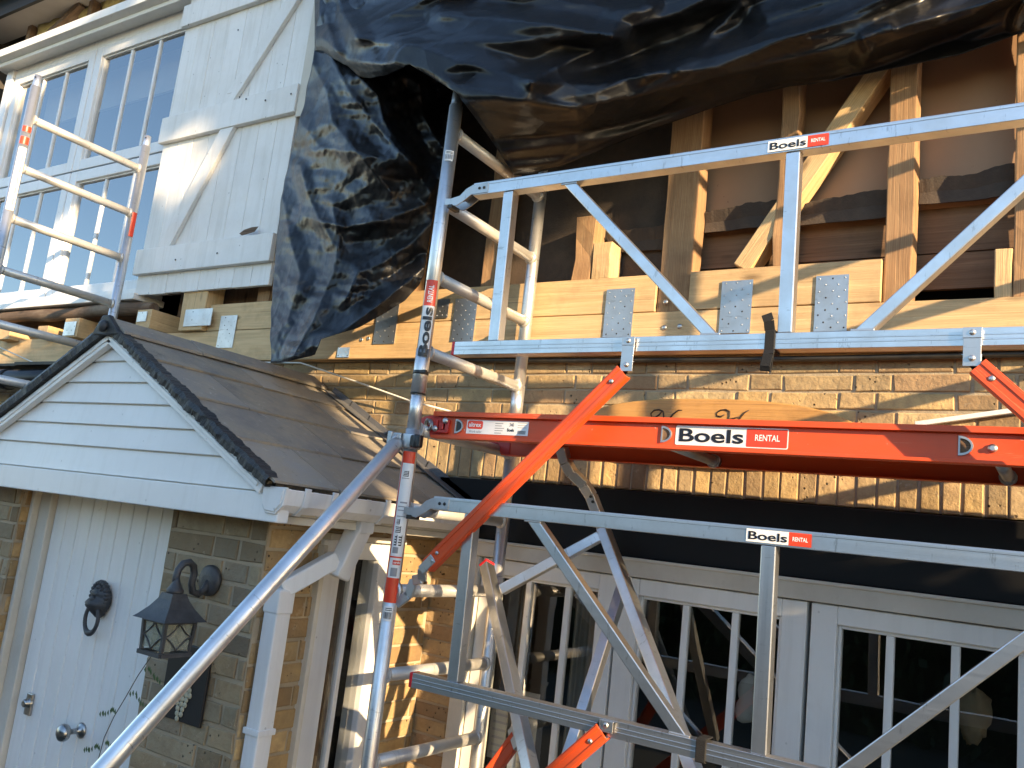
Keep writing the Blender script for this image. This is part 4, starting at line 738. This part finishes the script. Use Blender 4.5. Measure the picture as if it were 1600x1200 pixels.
patch(mb, s_, 0, W, 0, hh, .0008, 0); patch(mb, s_, .004, W * .27, hh * .35, hh * .95, .0014, 1, rad=.008); text(mb, 'altrex', s_, .01, W * .245, hh * .5, hh * .82, .002, 0, .02); text(mb, 'Work safer', s_, .012, W * .26, hh * .08, hh * .26, .0014, 3)
for k in range(5): patch(mb, s_, W * .47, W * (.58 + .02 * (k % 3)), hh * (.1 + .17 * k), hh * (.15 + .17 * k), .0014, 3)
text(mb, '340', s_, W * .7, W * .77, hh * .62, hh * .86, .0014, 2); text(mb, 'Boels', s_, W * .67, W * .78, hh * .25, hh * .48, .0014, 2, .03)
for k in range(9): patch(mb, s_, W * (.84 + .014 * k), W * (.847 + .014 * k), hh * .1, hh * .35, .0014, 2)
for a, b in ((.55, .57), (.7, .72), (.88, .9)): patch(mb, s_, W * .83, W * .97, hh * a, hh * b, .0014, 2)
mb.build('sticker', [S_WHITE, S_RED, S_BLACK, S_GREY], pf, recalc=False)
# orange folding braces
def brace(p0, p1, label, hook=None, w=.05, d=.026, brk=True, rail_z=None):
    """p0 is the bracket end under the rail, p1 the lower end"""
    t = thing('orange_brace', p1, label, 'scaffold brace', 'orange scaffold braces')
    p0, p1 = Vector(p0), Vector(p1); dr = (p1 - p0).normalized(); fy = Vector((0, -1, 0)); sd = dr.cross(fy).normalized()
    m_ = MB(); m_.bar(p0, p1, w, .004, fy); 
    for s in (-1, 1): o_ = sd * (s * (w / 2 - .002)) + fy * (-d / 2); m_.bar(p0 + o_, p1 + o_, .0038, d, fy); m_.bar(p0 + sd * (s * w * .3) + fy * .0025, p1 + sd * (s * w * .3) + fy * .0025, .012, .004, fy)
    m_.build('channel', ORANGE, t, .0012)
    m_ = MB()
    for q in ((.045,) if brk else ()) : m_.lathe(p0 + dr * q + fy * .003, fy, [(0, .008), (.003, .007), (.005, .003)], 12)
    for q in (.03, .06): m_.lathe(p1 - dr * q + fy * .003 + sd * (.004 if q > .04 else -.004), fy, [(0, .007), (.003, .006), (.0045, .002)], 12)
    m_.build('rivet', GALV, t)
    if brk:
        m_ = MB(); x = p0.x; y = p0.y + .004; zr = rail_z; xb = x + (.012 if dr.x < 0 else -.012)
        m_.box(xb - .02, xb + .02, y - .004 - .0, y - .001, p0.z + .0, zr + .02); m_.box(xb - .0215, xb + .0215, y - .006, y - .0035, zr - .006, zr + .021); e = p0 + dr * .03
        m_.prism([(xb - .02, y - .001, p0.z + .03), (xb + .02, y - .001, p0.z + .03), (e.x + sd.x * .023, y - .001, e.z + sd.z * .023), (e.x - sd.x * .023, y - .001, e.z - sd.z * .023)], (0, .0035, 0))
        for z in (zr + .008, p0.z + .02): m_.lathe((xb, y - .0055, z), fy, [(0, .008), (.003, .007), (.005, .003)], 12)
        m_.build('rail_bracket', GALV, t, .001)
    if hook is not None:
        hx, hz = hook; m_ = MB(); y0 = p1.y - .001; e = p1 - dr * .05; r_in, r_out = .024, .036
        arc = [(hx + r_out * math.cos(a), hz + r_out * math.sin(a)) for a in [math.radians(q) for q in range(35, -215, -14)]]; ins = [(hx + r_in * math.cos(a), hz + r_in * math.sin(a)) for a in [math.radians(q) for q in range(-215, 36, 14)]]
        m_.prism([(a, y0, b) for a, b in [(e.x + sd.x * .021, e.z + sd.z * .021), (p1.x + sd.x * .02, p1.z + sd.z * .02)] + arc[1:] + ins[:-2] + [(p1.x - sd.x * .02, p1.z - sd.z * .02), (e.x - sd.x * .021, e.z - sd.z * .021)]], (0, .03, 0)); m_.build('hook', CAST, t, .002)
    return t
YBR = YF - .034
b0, b1 = P(972, 580, 'Y', YBR), P(666, 884, 'Y', YBR)
hk = brace(b0, b1, 'orange brace from the upper guardrail down across the platform to a ladder rung', None, rail_z=.597)
mb = MB(); hc = Vector((XM + .005, YBR + .04, -.245)); dd = (b1 - b0).normalized(); pz = [b1 - dd * .04, b1 + dd * .02, b1 + dd * .045 + Vector((.012, .012, -.012)), Vector((XM + .085, hc.y, -.2)), Vector((XM + .07, hc.y, -.25)), Vector((XM + .03, hc.y, -.282))]
for a, b in zip(pz, pz[1:]): mb.bar(a, b + (b - a).normalized() * .006, .034, .012, (0, -1, 0))
mb.tube([Vector((XM + .031 * math.cos(math.radians(q)), hc.y, -.245 + .031 * math.sin(math.radians(q)))) for q in range(-60, 190, 14)], .009, 10); mb.tube([Vector((XM + .031 * math.cos(math.radians(q)), hc.y, -.245 + .031 * math.sin(math.radians(q)))) for q in range(-60, -180, -14)], .009, 10); mb.build('hook', CAST, hk, .003)
brace(P(1527, 572, 'Y', YBR), P(1527, 572, 'Y', YBR) + Vector((.62, 0, -.62)), 'orange brace at the right edge dropping away from the upper guardrail', None, rail_z=.597)
brace(P(940, 1143, 'Y', YBR), P(940, 1143, 'Y', YBR) + Vector((-.6, 0, -.62)), 'orange brace with bolted bracket under the lower guardrail', None, rail_z=-.51)
# leaning spare guardrail frame behind
lg = thing('leaning_guardrail', P(1070, 1200, 'Y', 2.5), 'spare aluminium guardrail frame leaning steeply behind the lower rails, hooked under the platform', 'guardrail')
def yl(py): return 2.97 - (py - 830) / 360 * .47
def Q(px, py): return P(px, py, 'Y', yl(py))
up_n = (0, -1, .0)
def ext(a, b, k): return b + (b - a) * k
ra, rb = Q(943, 826), Q(1068, 1160); mb = MB(); mb.bar(ra, ext(ra, rb, .75), .04, .045, up_n); mb.build('top_rail', ALU, lg, .003)
sa, sb = Q(761, 884), Q(822, 1170); mb = MB(); mb.bar(sa, ext(sa, sb, .75), .04, .045, up_n); mb.build('bottom_rail', ALU, lg, .003)
mb = MB(); dd = (sa - sb).normalized(); mb.bar(sa, sa + dd * .012, .042, .047, up_n); mb.build('end_cap', REDCAP, lg, .003)
mb = MB(); mb.bar(Q(784, 922), Q(938, 838), .038, .036, up_n); mb.build('post', ALU, lg, .003)
da, db = Q(978, 900), Q(886, 1190); mb = MB(); mb.bar(da, ext(da, db, .2), .036, .036, up_n); mb.build('diagonal', ALU, lg, .003)
mb = MB(); hp = [P(878, 700, 'Y', 2.86), P(884, 722, 'Y', 2.87), P(893, 738, 'Y', 2.89), P(912, 756, 'Y', 2.92), P(924, 775, 'Y', 2.95), P(938, 812, 'Y', 2.965), ra]
for a, b in zip(hp, hp[1:]): mb.bar(a, b + (b - a).normalized() * .004, .038, .044, up_n, 0)
mb.build('hook_casting', CAST, lg, .003)
mb = MB()
for px, py in ((923, 776), (926, 784)): mb.lathe(P(px, py, 'Y', 2.925), (0, -1, 0), [(0, .006), (.004, .005)], 10)
mb.build('rivet', PIPE, lg)
bo = Q(808, 1150); brace(Q(806, 1152), Q(770, 1215) + Vector((-.25, 0, -.35)), 'dark red brace behind the leaning guardrail at the bottom', None, .045, .024, False)
mb = MB(); mb.bar(Q(803, 1135), Q(813, 1165), .05, .02, (0, -1, 0)); tag(mb.build('bracket_clip', GALV, lg, .002), None, None)
# stabiliser
st = thing('stabiliser', (XM - .03, 1.0, -H), 'long round aluminium stabiliser leg clamped to the main upright and slanting down to the left', 'scaffold stabiliser')
s0, s1 = P(622, 690, 'Y', 2.315), P(163, 1200, 'Y', 1.37); sd_ = (s1 - s0).normalized(); tt = (-H + .03 - s0.z) / sd_.z; mb = MB(); mb.tube([s0, s0 + sd_ * .02, s0 + sd_ * tt], [.02, RT, RT], 28); mb.build('leg', TUBE, st)
e = s0 + sd_ * tt; mb = MB(); mb.lathe(e, (0, 0, 1), [(-.03, .05), (-.015, .05), (0, .035), (.03, .03)], 20); mb.build('foot', PLAST, st)
zc = P(640, 690, 'Y', YF).z; mb = MB(); mb.tube([(XM, YF, zc - .026), (XM, YF, zc + .026)], RT + .008, 28); mb.box(XM - .075, XM - .025, YF - .035, YF - .02, zc - .024, zc + .026); mb.tube([s0 + Vector((-.0, .0, .01)), Vector((XM - .05, YF - .03, zc))], .018, 14); mb.bar((XM - .07, YF - .03, zc - .02), (XM - .07, YF - .03, zc + .03), .02, .024, (0, 1, 0)); mb.build('clamp', CAST, st, .004)
mb = MB(); mb.box(XM + .026, XM + .07, YF - .045, YF - .02, zc - .024, zc + .02); mb.tube([(XM + .05, YF - .034, zc - .026), (XM + .05, YF - .034, zc + .022)], .014, 14); mb.build('clamp_handle', PLAST, st, .006)
# velcro straps
def strap(x, zr, label, tail):
    t = thing('webbing_strap', (x, YF, zr), label, 'strap'); y = YF - BX / 2 - .004; m_ = MB(); m_.bar((x, y, zr - .028), (x, y, zr + .03), .028, .005, (0, -1, 0)); m_.bar((x, y, zr - .028), (x, YF + .03, zr - .028), .028, .004); m_.bar((x, y, zr + .03), (x, YF + .03, zr + .03), .028, .004); m_.bar((x, YF + .03, zr - .03), (x, YF + .03, zr + .032), .028, .004, (0, -1, 0)); m_.build('band', FABRIC, t, .002)
    m_ = MB()
    if tail:
        for pts in ([(x - .002, y + .002, zr + .03), (x - .004, y - .006, zr + .055), (x - .012, y - .004, zr + .075)], [(x, y, zr - .025), (x + .002, y - .012, zr - .04), (x - .003, y - .018, zr - .075), (x - .004, y - .01, zr - .088), (x - .003, y + .0, zr - .08), (x, y + .002, zr - .03)]):
            for a, b in zip(pts, pts[1:]): a, b = Vector(a), Vector(b); m_.bar(a, b + (b - a) * .05, .029, .003, (0, -1, .3))
        m_.build('loose_end', FABRIC, t, .001)
strap(P(1203, 545, 'Y', YF - .02).x, .597, 'black strap with loose ends round the bottom bar of the upper guardrail', True); strap(P(1096, 1172, 'Y', YF - .02).x, -.51, 'black strap tight round the bottom bar of the lower guardrail', False)
# ================================================================== TARPAULIN
def interp(poly, x):
    for (a, b), (c, d) in zip(poly, poly[1:]):
        if x <= c: return b + (d - b) * max(0, (x - a)) / (c - a)
    return poly[-1][1]
def sst(a, b, x): t = min(1, max(0, (x - a) / (b - a))); return t * t * (3 - 2 * t)
LOW = [(505, 80), (522, 92), (545, 104), (562, 120), (580, 122), (605, 117), (625, 108), (640, 101), (660, 112), (690, 130), (714, 146), (740, 180), (770, 222), (803, 274), (835, 270), (870, 262), (930, 238), (1010, 205), (1100, 173), (1180, 147), (1233, 135), (1300, 127), (1400, 106), (1500, 86), (1600, 50), (1900, -40)]
FOLDS = [  # (polyline px, height, half width): ridges toward the garden
    ([(505, 60), (545, 95), (600, 100), (640, 92)], .1, 16), ([(640, 92), (714, 140), (790, 152), (900, 168), (1000, 148), (1130, 116), (1300, 76), (1420, 38), (1600, -12)], .09, 22),
    ([(555, 62), (640, 70), (760, 66), (850, 62), (960, 50), (1060, 20), (1160, -30)], .12, 26), ([(640, 92), (740, 104), (830, 128), (930, 132), (1010, 118), (1130, 84), (1290, 40), (1420, -20)], .1, 20),
    ([(560, 45), (640, 10), (720, -25)], .1, 16), ([(690, 25), (780, 30), (880, 42), (970, 60)], .12, 16), ([(830, 128), (880, 100), (950, 70), (968, 30), (1010, 5)], .09, 18), ([(760, -30), (900, 8), (1000, 18), (1100, -20)], .1, 22),
    ([(1060, 108), (1090, 80), (1110, 55), (1160, 10)], .05, 10), ([(1010, 118), (1120, 105), (1230, 60), (1340, 30), (1480, -40)], .08, 20), ([(1200, 30), (1330, -10), (1500, -80)], .09, 26),
    ([(1345, 88), (1370, 72), (1440, 48), (1520, 22), (1600, -25)], .07, 12), ([(1360, 80), (1350, 60), (1390, 40)], .05, 8), ([(1585, 40), (1592, 20), (1600, 5)], .06, 10), ([(520, -40), (535, 20), (560, 62)], .08, 16), ([(505, -40), (508, 20), (524, 80)], .06, 10),
    ([(600, -60), (700, -90), (900, -100), (1200, -160)], .12, 40), ([(700, -150), (1000, -180), (1300, -240)], .12, 40)]
FOLDB = [([(500, 20), (520, 95), (550, 150), (600, 210), (640, 255), (672, 300)], .045, 13), ([(486, 95), (510, 140), (520, 190), (560, 240), (610, 300)], .05, 16), ([(560, 120), (590, 150), (600, 190), (650, 260)], .05, 12),
    ([(470, 190), (500, 230), (560, 240), (620, 250)], .05, 20), ([(690, 270), (665, 320), (600, 345), (540, 355), (480, 340)], .06, 16), ([(676, 345), (650, 375), (600, 410), (560, 425), (540, 470)], .05, 14), ([(660, 420), (600, 470), (540, 515), (500, 540)], .05, 14),
    ([(470, 260), (480, 300), (500, 345), (520, 380)], .045, 10), ([(520, 320), (530, 380), (520, 430), (490, 500), (460, 555)], .05, 14), ([(440, 300), (455, 380), (470, 430), (450, 500)], .035, 14), ([(655, 130), (662, 180), (690, 230)], .05, 12)]
def ridge(fl, x, y):
    s = 0
    for poly, hgt, w in fl:
        best = 1e9
        for (a, b), (c, d) in zip(poly, poly[1:]):
            L2 = (c - a) ** 2 + (d - b) ** 2; t = min(1, max(0, ((x - a) * (c - a) + (y - b) * (d - b)) / L2)); q = math.hypot(x - a - t * (c - a), y - b - t * (d - b)); best = min(best, q)
        if best < w * 3: s += hgt * max(0, 1 - best / (w * 1.7)) ** 1.25
    return s
CREST = [(400, 75), (505, 75), (600, 100), (640, 96), (714, 146), (800, 158), (900, 170), (1000, 148), (1130, 118), (1300, 78), (1420, 40), (1600, -10), (1900, -90)]
def tri(x): x -= math.floor(x); return abs(2 * x - 1)
def crumple(x, y, seed, lam, n=5):
    wx, wy = lam * .16 * noise.noise((x / lam / 2, y / lam / 2, seed)), lam * .16 * noise.noise((x / lam / 2, y / lam / 2, seed + 9)); s_ = 0
    for i in range(n):
        th = seed * 1.7 + i * 2.4; m = max(0, .35 + noise.noise((x / lam / 2.5 + i * 7, y / lam / 2.5, seed + 3 * i))); s_ += m * tri(((x + wx) * math.cos(th) + (y + wy) * math.sin(th)) / (lam * (1 + .35 * i)) + i * .37)
    return s_ / n
def depA(x, y):
    base = 2.97 - .02 * sst(900, 1300, x)
    k = math.exp(-((x - 735) / 230) ** 2) * sst(-260, 150, y); base -= .6 * k
    base -= .12 * math.exp(-((x - 600) / 90) ** 2) * sst(-100, 110, y)
    base += .1 * sst(150, 275, y) * math.exp(-((x - 830) / 120) ** 2)
    gx_ = -.00022 * max(0, x - 720) ** 2; u = y - gx_; wv = 26 * noise.noise((x / 260, u / 120, 2)); m = .4 + .9 * abs(noise.noise((x / 300, u / 90, 5)))
    nz = .06 * m * tri((u + wv) / 105 + .0006 * x) + .03 * tri((u * 1.0 + wv * 1.6 + .12 * x) / 47) * m + (.05 * crumple(x, u * 1.6, 2, 120) + .026 * crumple(x, u * 1.5, 5, 50) + .009 * crumple(x, u * 1.4, 7, 22)) * (1 - .6 * sst(0, 60, y - interp(CREST, x)))
    base += .002 * max(0, y - interp(CREST, x))
    return base - ridge(FOLDS, x, y) * .85 - nz
def depB(x, y):
    l = 2.985 - .27 * sst(330, 560, y); u = min(1, max(0, (x - 425) / 260))
    base = l + (.1 - .05 * u) * 0 - .28 * math.sin(math.pi * min(1, u * .9)) * (1 - .55 * sst(200, 520, y)); base += (.25 * sst(330, 540, y)) * u
    base += .06 * math.exp(-((x - 670) / 40) ** 2 - ((y - 170) / 55) ** 2)
    nz = .15 * crumple(x, y, 3, 90) + .09 * crumple(x, y, 8, 42) + .045 * crumple(x, y, 12, 19) + .016 * crumple(x, y, 15, 9)
    return base - ridge(FOLDB, x, y) * .9 - nz
tp_ = thing('tarpaulin', (-2.2, 2.8, .7), 'creased black plastic sheet draped from the eaves over the scaffold top', 'tarpaulin')
mb = MB(); NX, NY = 420, 170; vs = []
for i in range(NX + 1):
    x = 492 + (1880 - 492) * i / NX; yl_ = interp(LOW, x)
    if x < 505: yl_ = 80
    for k in range(NY + 1):
        t = k / NY; y = -330 + (yl_ + 330) * t; d = depA(x, y)
        if t > .985: d += .012
        vs.append(P(x, y, 'Y', max(2.24, min(3.02, d))))
mb.add(vs, [(i * (NY + 1) + k, (i + 1) * (NY + 1) + k, (i + 1) * (NY + 1) + k + 1, i * (NY + 1) + k + 1) for i in range(NX) for k in range(NY)], 0, True)
o = mb.build('draped_sheet', TARP, tp_, recalc=False); sd = o.modifiers.new('thick', 'SOLIDIFY'); sd.thickness = .0015
LEFT = [(-40, 504), (0, 500), (95, 489), (150, 478), (180, 470), (250, 452), (310, 440), (400, 430), (480, 424), (570, 423)]
RIGHT = [(-40, 620), (60, 690), (120, 708), (150, 712), (200, 702), (250, 690), (280, 690), (300, 684), (340, 676), (430, 662), (445, 655), (470, 632), (490, 600), (512, 560), (530, 502), (555, 492), (570, 425)]
mb = MB(); NX, NY = 130, 280; vs = []
for k in range(NY + 1):
    y = -40 + 607 * k / NY; a, b = interp(LEFT, y), interp(RIGHT, y); b = max(b, a + 2); a += 2.5 * noise.noise((y / 30, 4, 0))
    for i in range(NX + 1): x = a + (b - a) * i / NX; vs.append(P(x, y, 'Y', depB(x, y)))
mb.add(vs, [(k * (NX + 1) + i, k * (NX + 1) + i + 1, (k + 1) * (NX + 1) + i + 1, (k + 1) * (NX + 1) + i) for k in range(NY) for i in range(NX)], 0, True)
o = mb.build('hanging_end', TARP, tp_, recalc=False); sd = o.modifiers.new('thick', 'SOLIDIFY'); sd.thickness = .0015
# ================================================================== GARDEN (mostly behind the viewer: it shades and is mirrored)
def shade_tree(loc, blobs, n, size, label, keep=None, cat='shade_tree', nm='shade_tree'):  # an added, unseen shade plant; keep trims leaves by where their shade falls
    t = thing(nm, loc, label, cat); m_ = MB(); m_.tube([(loc[0], loc[1], -H), (loc[0] + .05, loc[1], -H + 1.2), (loc[0] - .05, loc[1] + .05, blobs[0][2])], [.16, .12, .05], 10)
    for b in blobs: m_.tube([(loc[0], loc[1], -H + 1), ((loc[0] + b[0]) / 2, (loc[1] + b[1]) / 2, b[2] - .5), (b[0], b[1], b[2])], [.06, .04, .015], 7)
    m_.build('trunk', TWIG, t); vs, fs = [], []; rng = random.Random(5)
    tot = sum(b[3] * b[4] * b[5] for b in blobs)
    for b in blobs:
        for _ in range(int(n * b[3] * b[4] * b[5] / tot)):
            d = Vector((rng.gauss(0, 1), rng.gauss(0, 1), rng.gauss(0, 1))).normalized() * rng.random() ** .45; c = Vector((b[0] + d.x * b[3], b[1] + d.y * b[4], b[2] + d.z * b[5]))
            if keep and not keep(c): continue
            a = Vector((rng.gauss(0, 1), rng.gauss(0, 1), rng.gauss(0, 1))).normalized(); e_ = a.orthogonal().normalized(); s = size * rng.uniform(.6, 1.3); o_ = len(vs)
            vs += [c - a * s, c + e_ * s * .5, c + a * s, c - e_ * s * .5]; fs.append((o_, o_ + 1, o_ + 2, o_ + 3))
    m_ = MB(); m_.add(vs, fs); m_.build('crown', LEAF, t, recalc=False); return t
SUN = Vector((2.6, -1, .75))
def lands(c):  # where the shade of a leaf would fall on the house front
    k = (YW - c.y) / 1.0; return c.x - 2.6 * k, c.z - .75 * k
import os
def tall_keep(c):
    lx, lz = lands(c); nz = noise.noise(c * 2)
    k = (c.x + 4.68) / 2.6; fy, fz = c.y + k, c.z - .75 * k           # where the gap over the far end frame lets the sun through
    if 1.95 < fy < 2.95 and 1.15 < fz < 2.25: return False
    if ((on_shutter(c)[0] + 4.45) / .36) ** 2 + ((on_shutter(c)[1] - 1.98) / .3) ** 2 < 1: return False
    return c.y < -.75 + .2 * nz or lz > 1.8 + .31 * (lx + .55) + .03 * nz
def on_shutter(c): k = 2.98 - c.y; return c.x - 2.6 * k, c.z - .75 * k
shade_tree((2.9, 1.6, -H), [(2.9, 1.75, .5, .7, .7, .9), (2.7, 2.3, .0, .7, .6, .9), (3.0, 1.45, .9, .7, .5, 1.0), (2.8, 1.6, -.6, .9, .8, .8), (2.8, 1.7, -1.4, .9, .8, .6)], 14000, .06, 'dense green shrub added out of view right of the scaffold to shade the garden doors', lambda c: lands(c)[1] < -.02 + .09 * noise.noise(c * 3) and lands(c)[0] > -1.8 + .15 * noise.noise(c * 4) and c.x > 1.5, 'shade_shrub', 'shade_shrub')  # added out of view; leaves kept only where they shade the garden doors
shade_tree((6.3, -2.2, -H), [(6.2, -1.6, 1.6, 1.0, 1.1, 1.6), (6.4, -3.2, 2.2, 1.2, 1.2, 1.9), (6.2, -1.5, 3.6, 1.0, 1.0, 1.5), (6.3, -1.7, 5.2, 1.0, 1.1, 1.5), (6.3, -1.3, 0.6, .8, .7, 1.3), (6.4, -2.6, 4.2, 1.1, 1.1, 1.6), (6.4, -2.6, 0, 1.2, 1.4, 1.2), (6.3, -.1, 4.9, .8, .9, .9), (6.3, -.4, 5.8, .9, 1.0, .9), (6.2, -.45, 4.1, .8, .6, .9), (6.3, .5, 5.4, .7, .7, .9)], 27000, .14, 'tall green tree added out of view to shade the porch, upstairs window and black sheet',  # added out of view; crown shaped to shade porch, window and sheet
     tall_keep)
hd = thing('garden_hedge', (-3, -6, -H), 'long dark green hedge facing the house', 'hedge'); rng = random.Random(3); vs, fs = [], []
for _ in range(13000):
    c = Vector((rng.uniform(-12, 5), rng.uniform(-7.2, -6.0), rng.uniform(-H, 1.3))); c.y += .5 * noise.noise(Vector((c.x * .8, c.z * .9, 0))); a = Vector((rng.gauss(0, 1), rng.gauss(0, 1), rng.gauss(0, 1))).normalized(); e_ = a.orthogonal().normalized(); s = .13 * rng.uniform(.6, 1.3); o_ = len(vs); vs += [c - a * s, c + e_ * s * .5, c + a * s, c - e_ * s * .5]; fs.append((o_, o_ + 1, o_ + 2, o_ + 3))
m_ = MB(); m_.add(vs, fs); m_.build('foliage', m_plain('hedge_leaf', (.024, .045, .018), .5), hd, recalc=False); mb = MB(); mb.box(-12, 5, -7.0, -6.5, -H, 1.0); mb.build('stems', m_plain('deep_hedge', (.012, .02, .008), .9), hd)
# ================================================================== LIGHT, SKY, CAMERA
sc = bpy.context.scene
w = bpy.data.worlds.new('World'); sc.world = w; w.use_nodes = True; nt = w.node_tree; bgn = nt.nodes['Background']; sky = nt.nodes.new('ShaderNodeTexSky'); sky.sky_type = 'NISHITA'; sky.sun_disc = False
s_ = SUN.normalized(); el = math.asin(s_.z); sky.sun_elevation = el; sky.sun_rotation = math.atan2(s_.x, s_.y); sky.air_density = 1.0; sky.dust_density = .3; sky.ozone_density = 2.0
nt.links.new(sky.outputs[0], bgn.inputs['Color']); bgn.inputs['Strength'].default_value = .15
ld = bpy.data.lights.new('sun', 'SUN'); ld.energy = 4.7; ld.angle = math.radians(.5); ld.color = (1, .73, .42); lo = bpy.data.objects.new('sun', ld); C.objects.link(lo); lo.location = (6, -3, 6); lo.rotation_euler = s_.to_track_quat('Z', 'Y').to_euler()
cd = bpy.data.cameras.new('camera'); co = bpy.data.objects.new('camera', cd); C.objects.link(co); cd.sensor_fit = 'HORIZONTAL'; cd.sensor_width = 36; cd.lens = 36 * F / 1600; cd.clip_start = .05; cd.clip_end = 300
r, d, f = [Vector(x) for x in ROT]; mx = Matrix((r, -d, -f)).transposed().to_4x4(); mx.translation = (0, 0, H); co.matrix_world = mx; sc.camera = co
sc.view_settings.view_transform = 'Standard'; sc.view_settings.look = 'None'; sc.view_settings.gamma = 1; sc.view_settings.exposure = 1.55
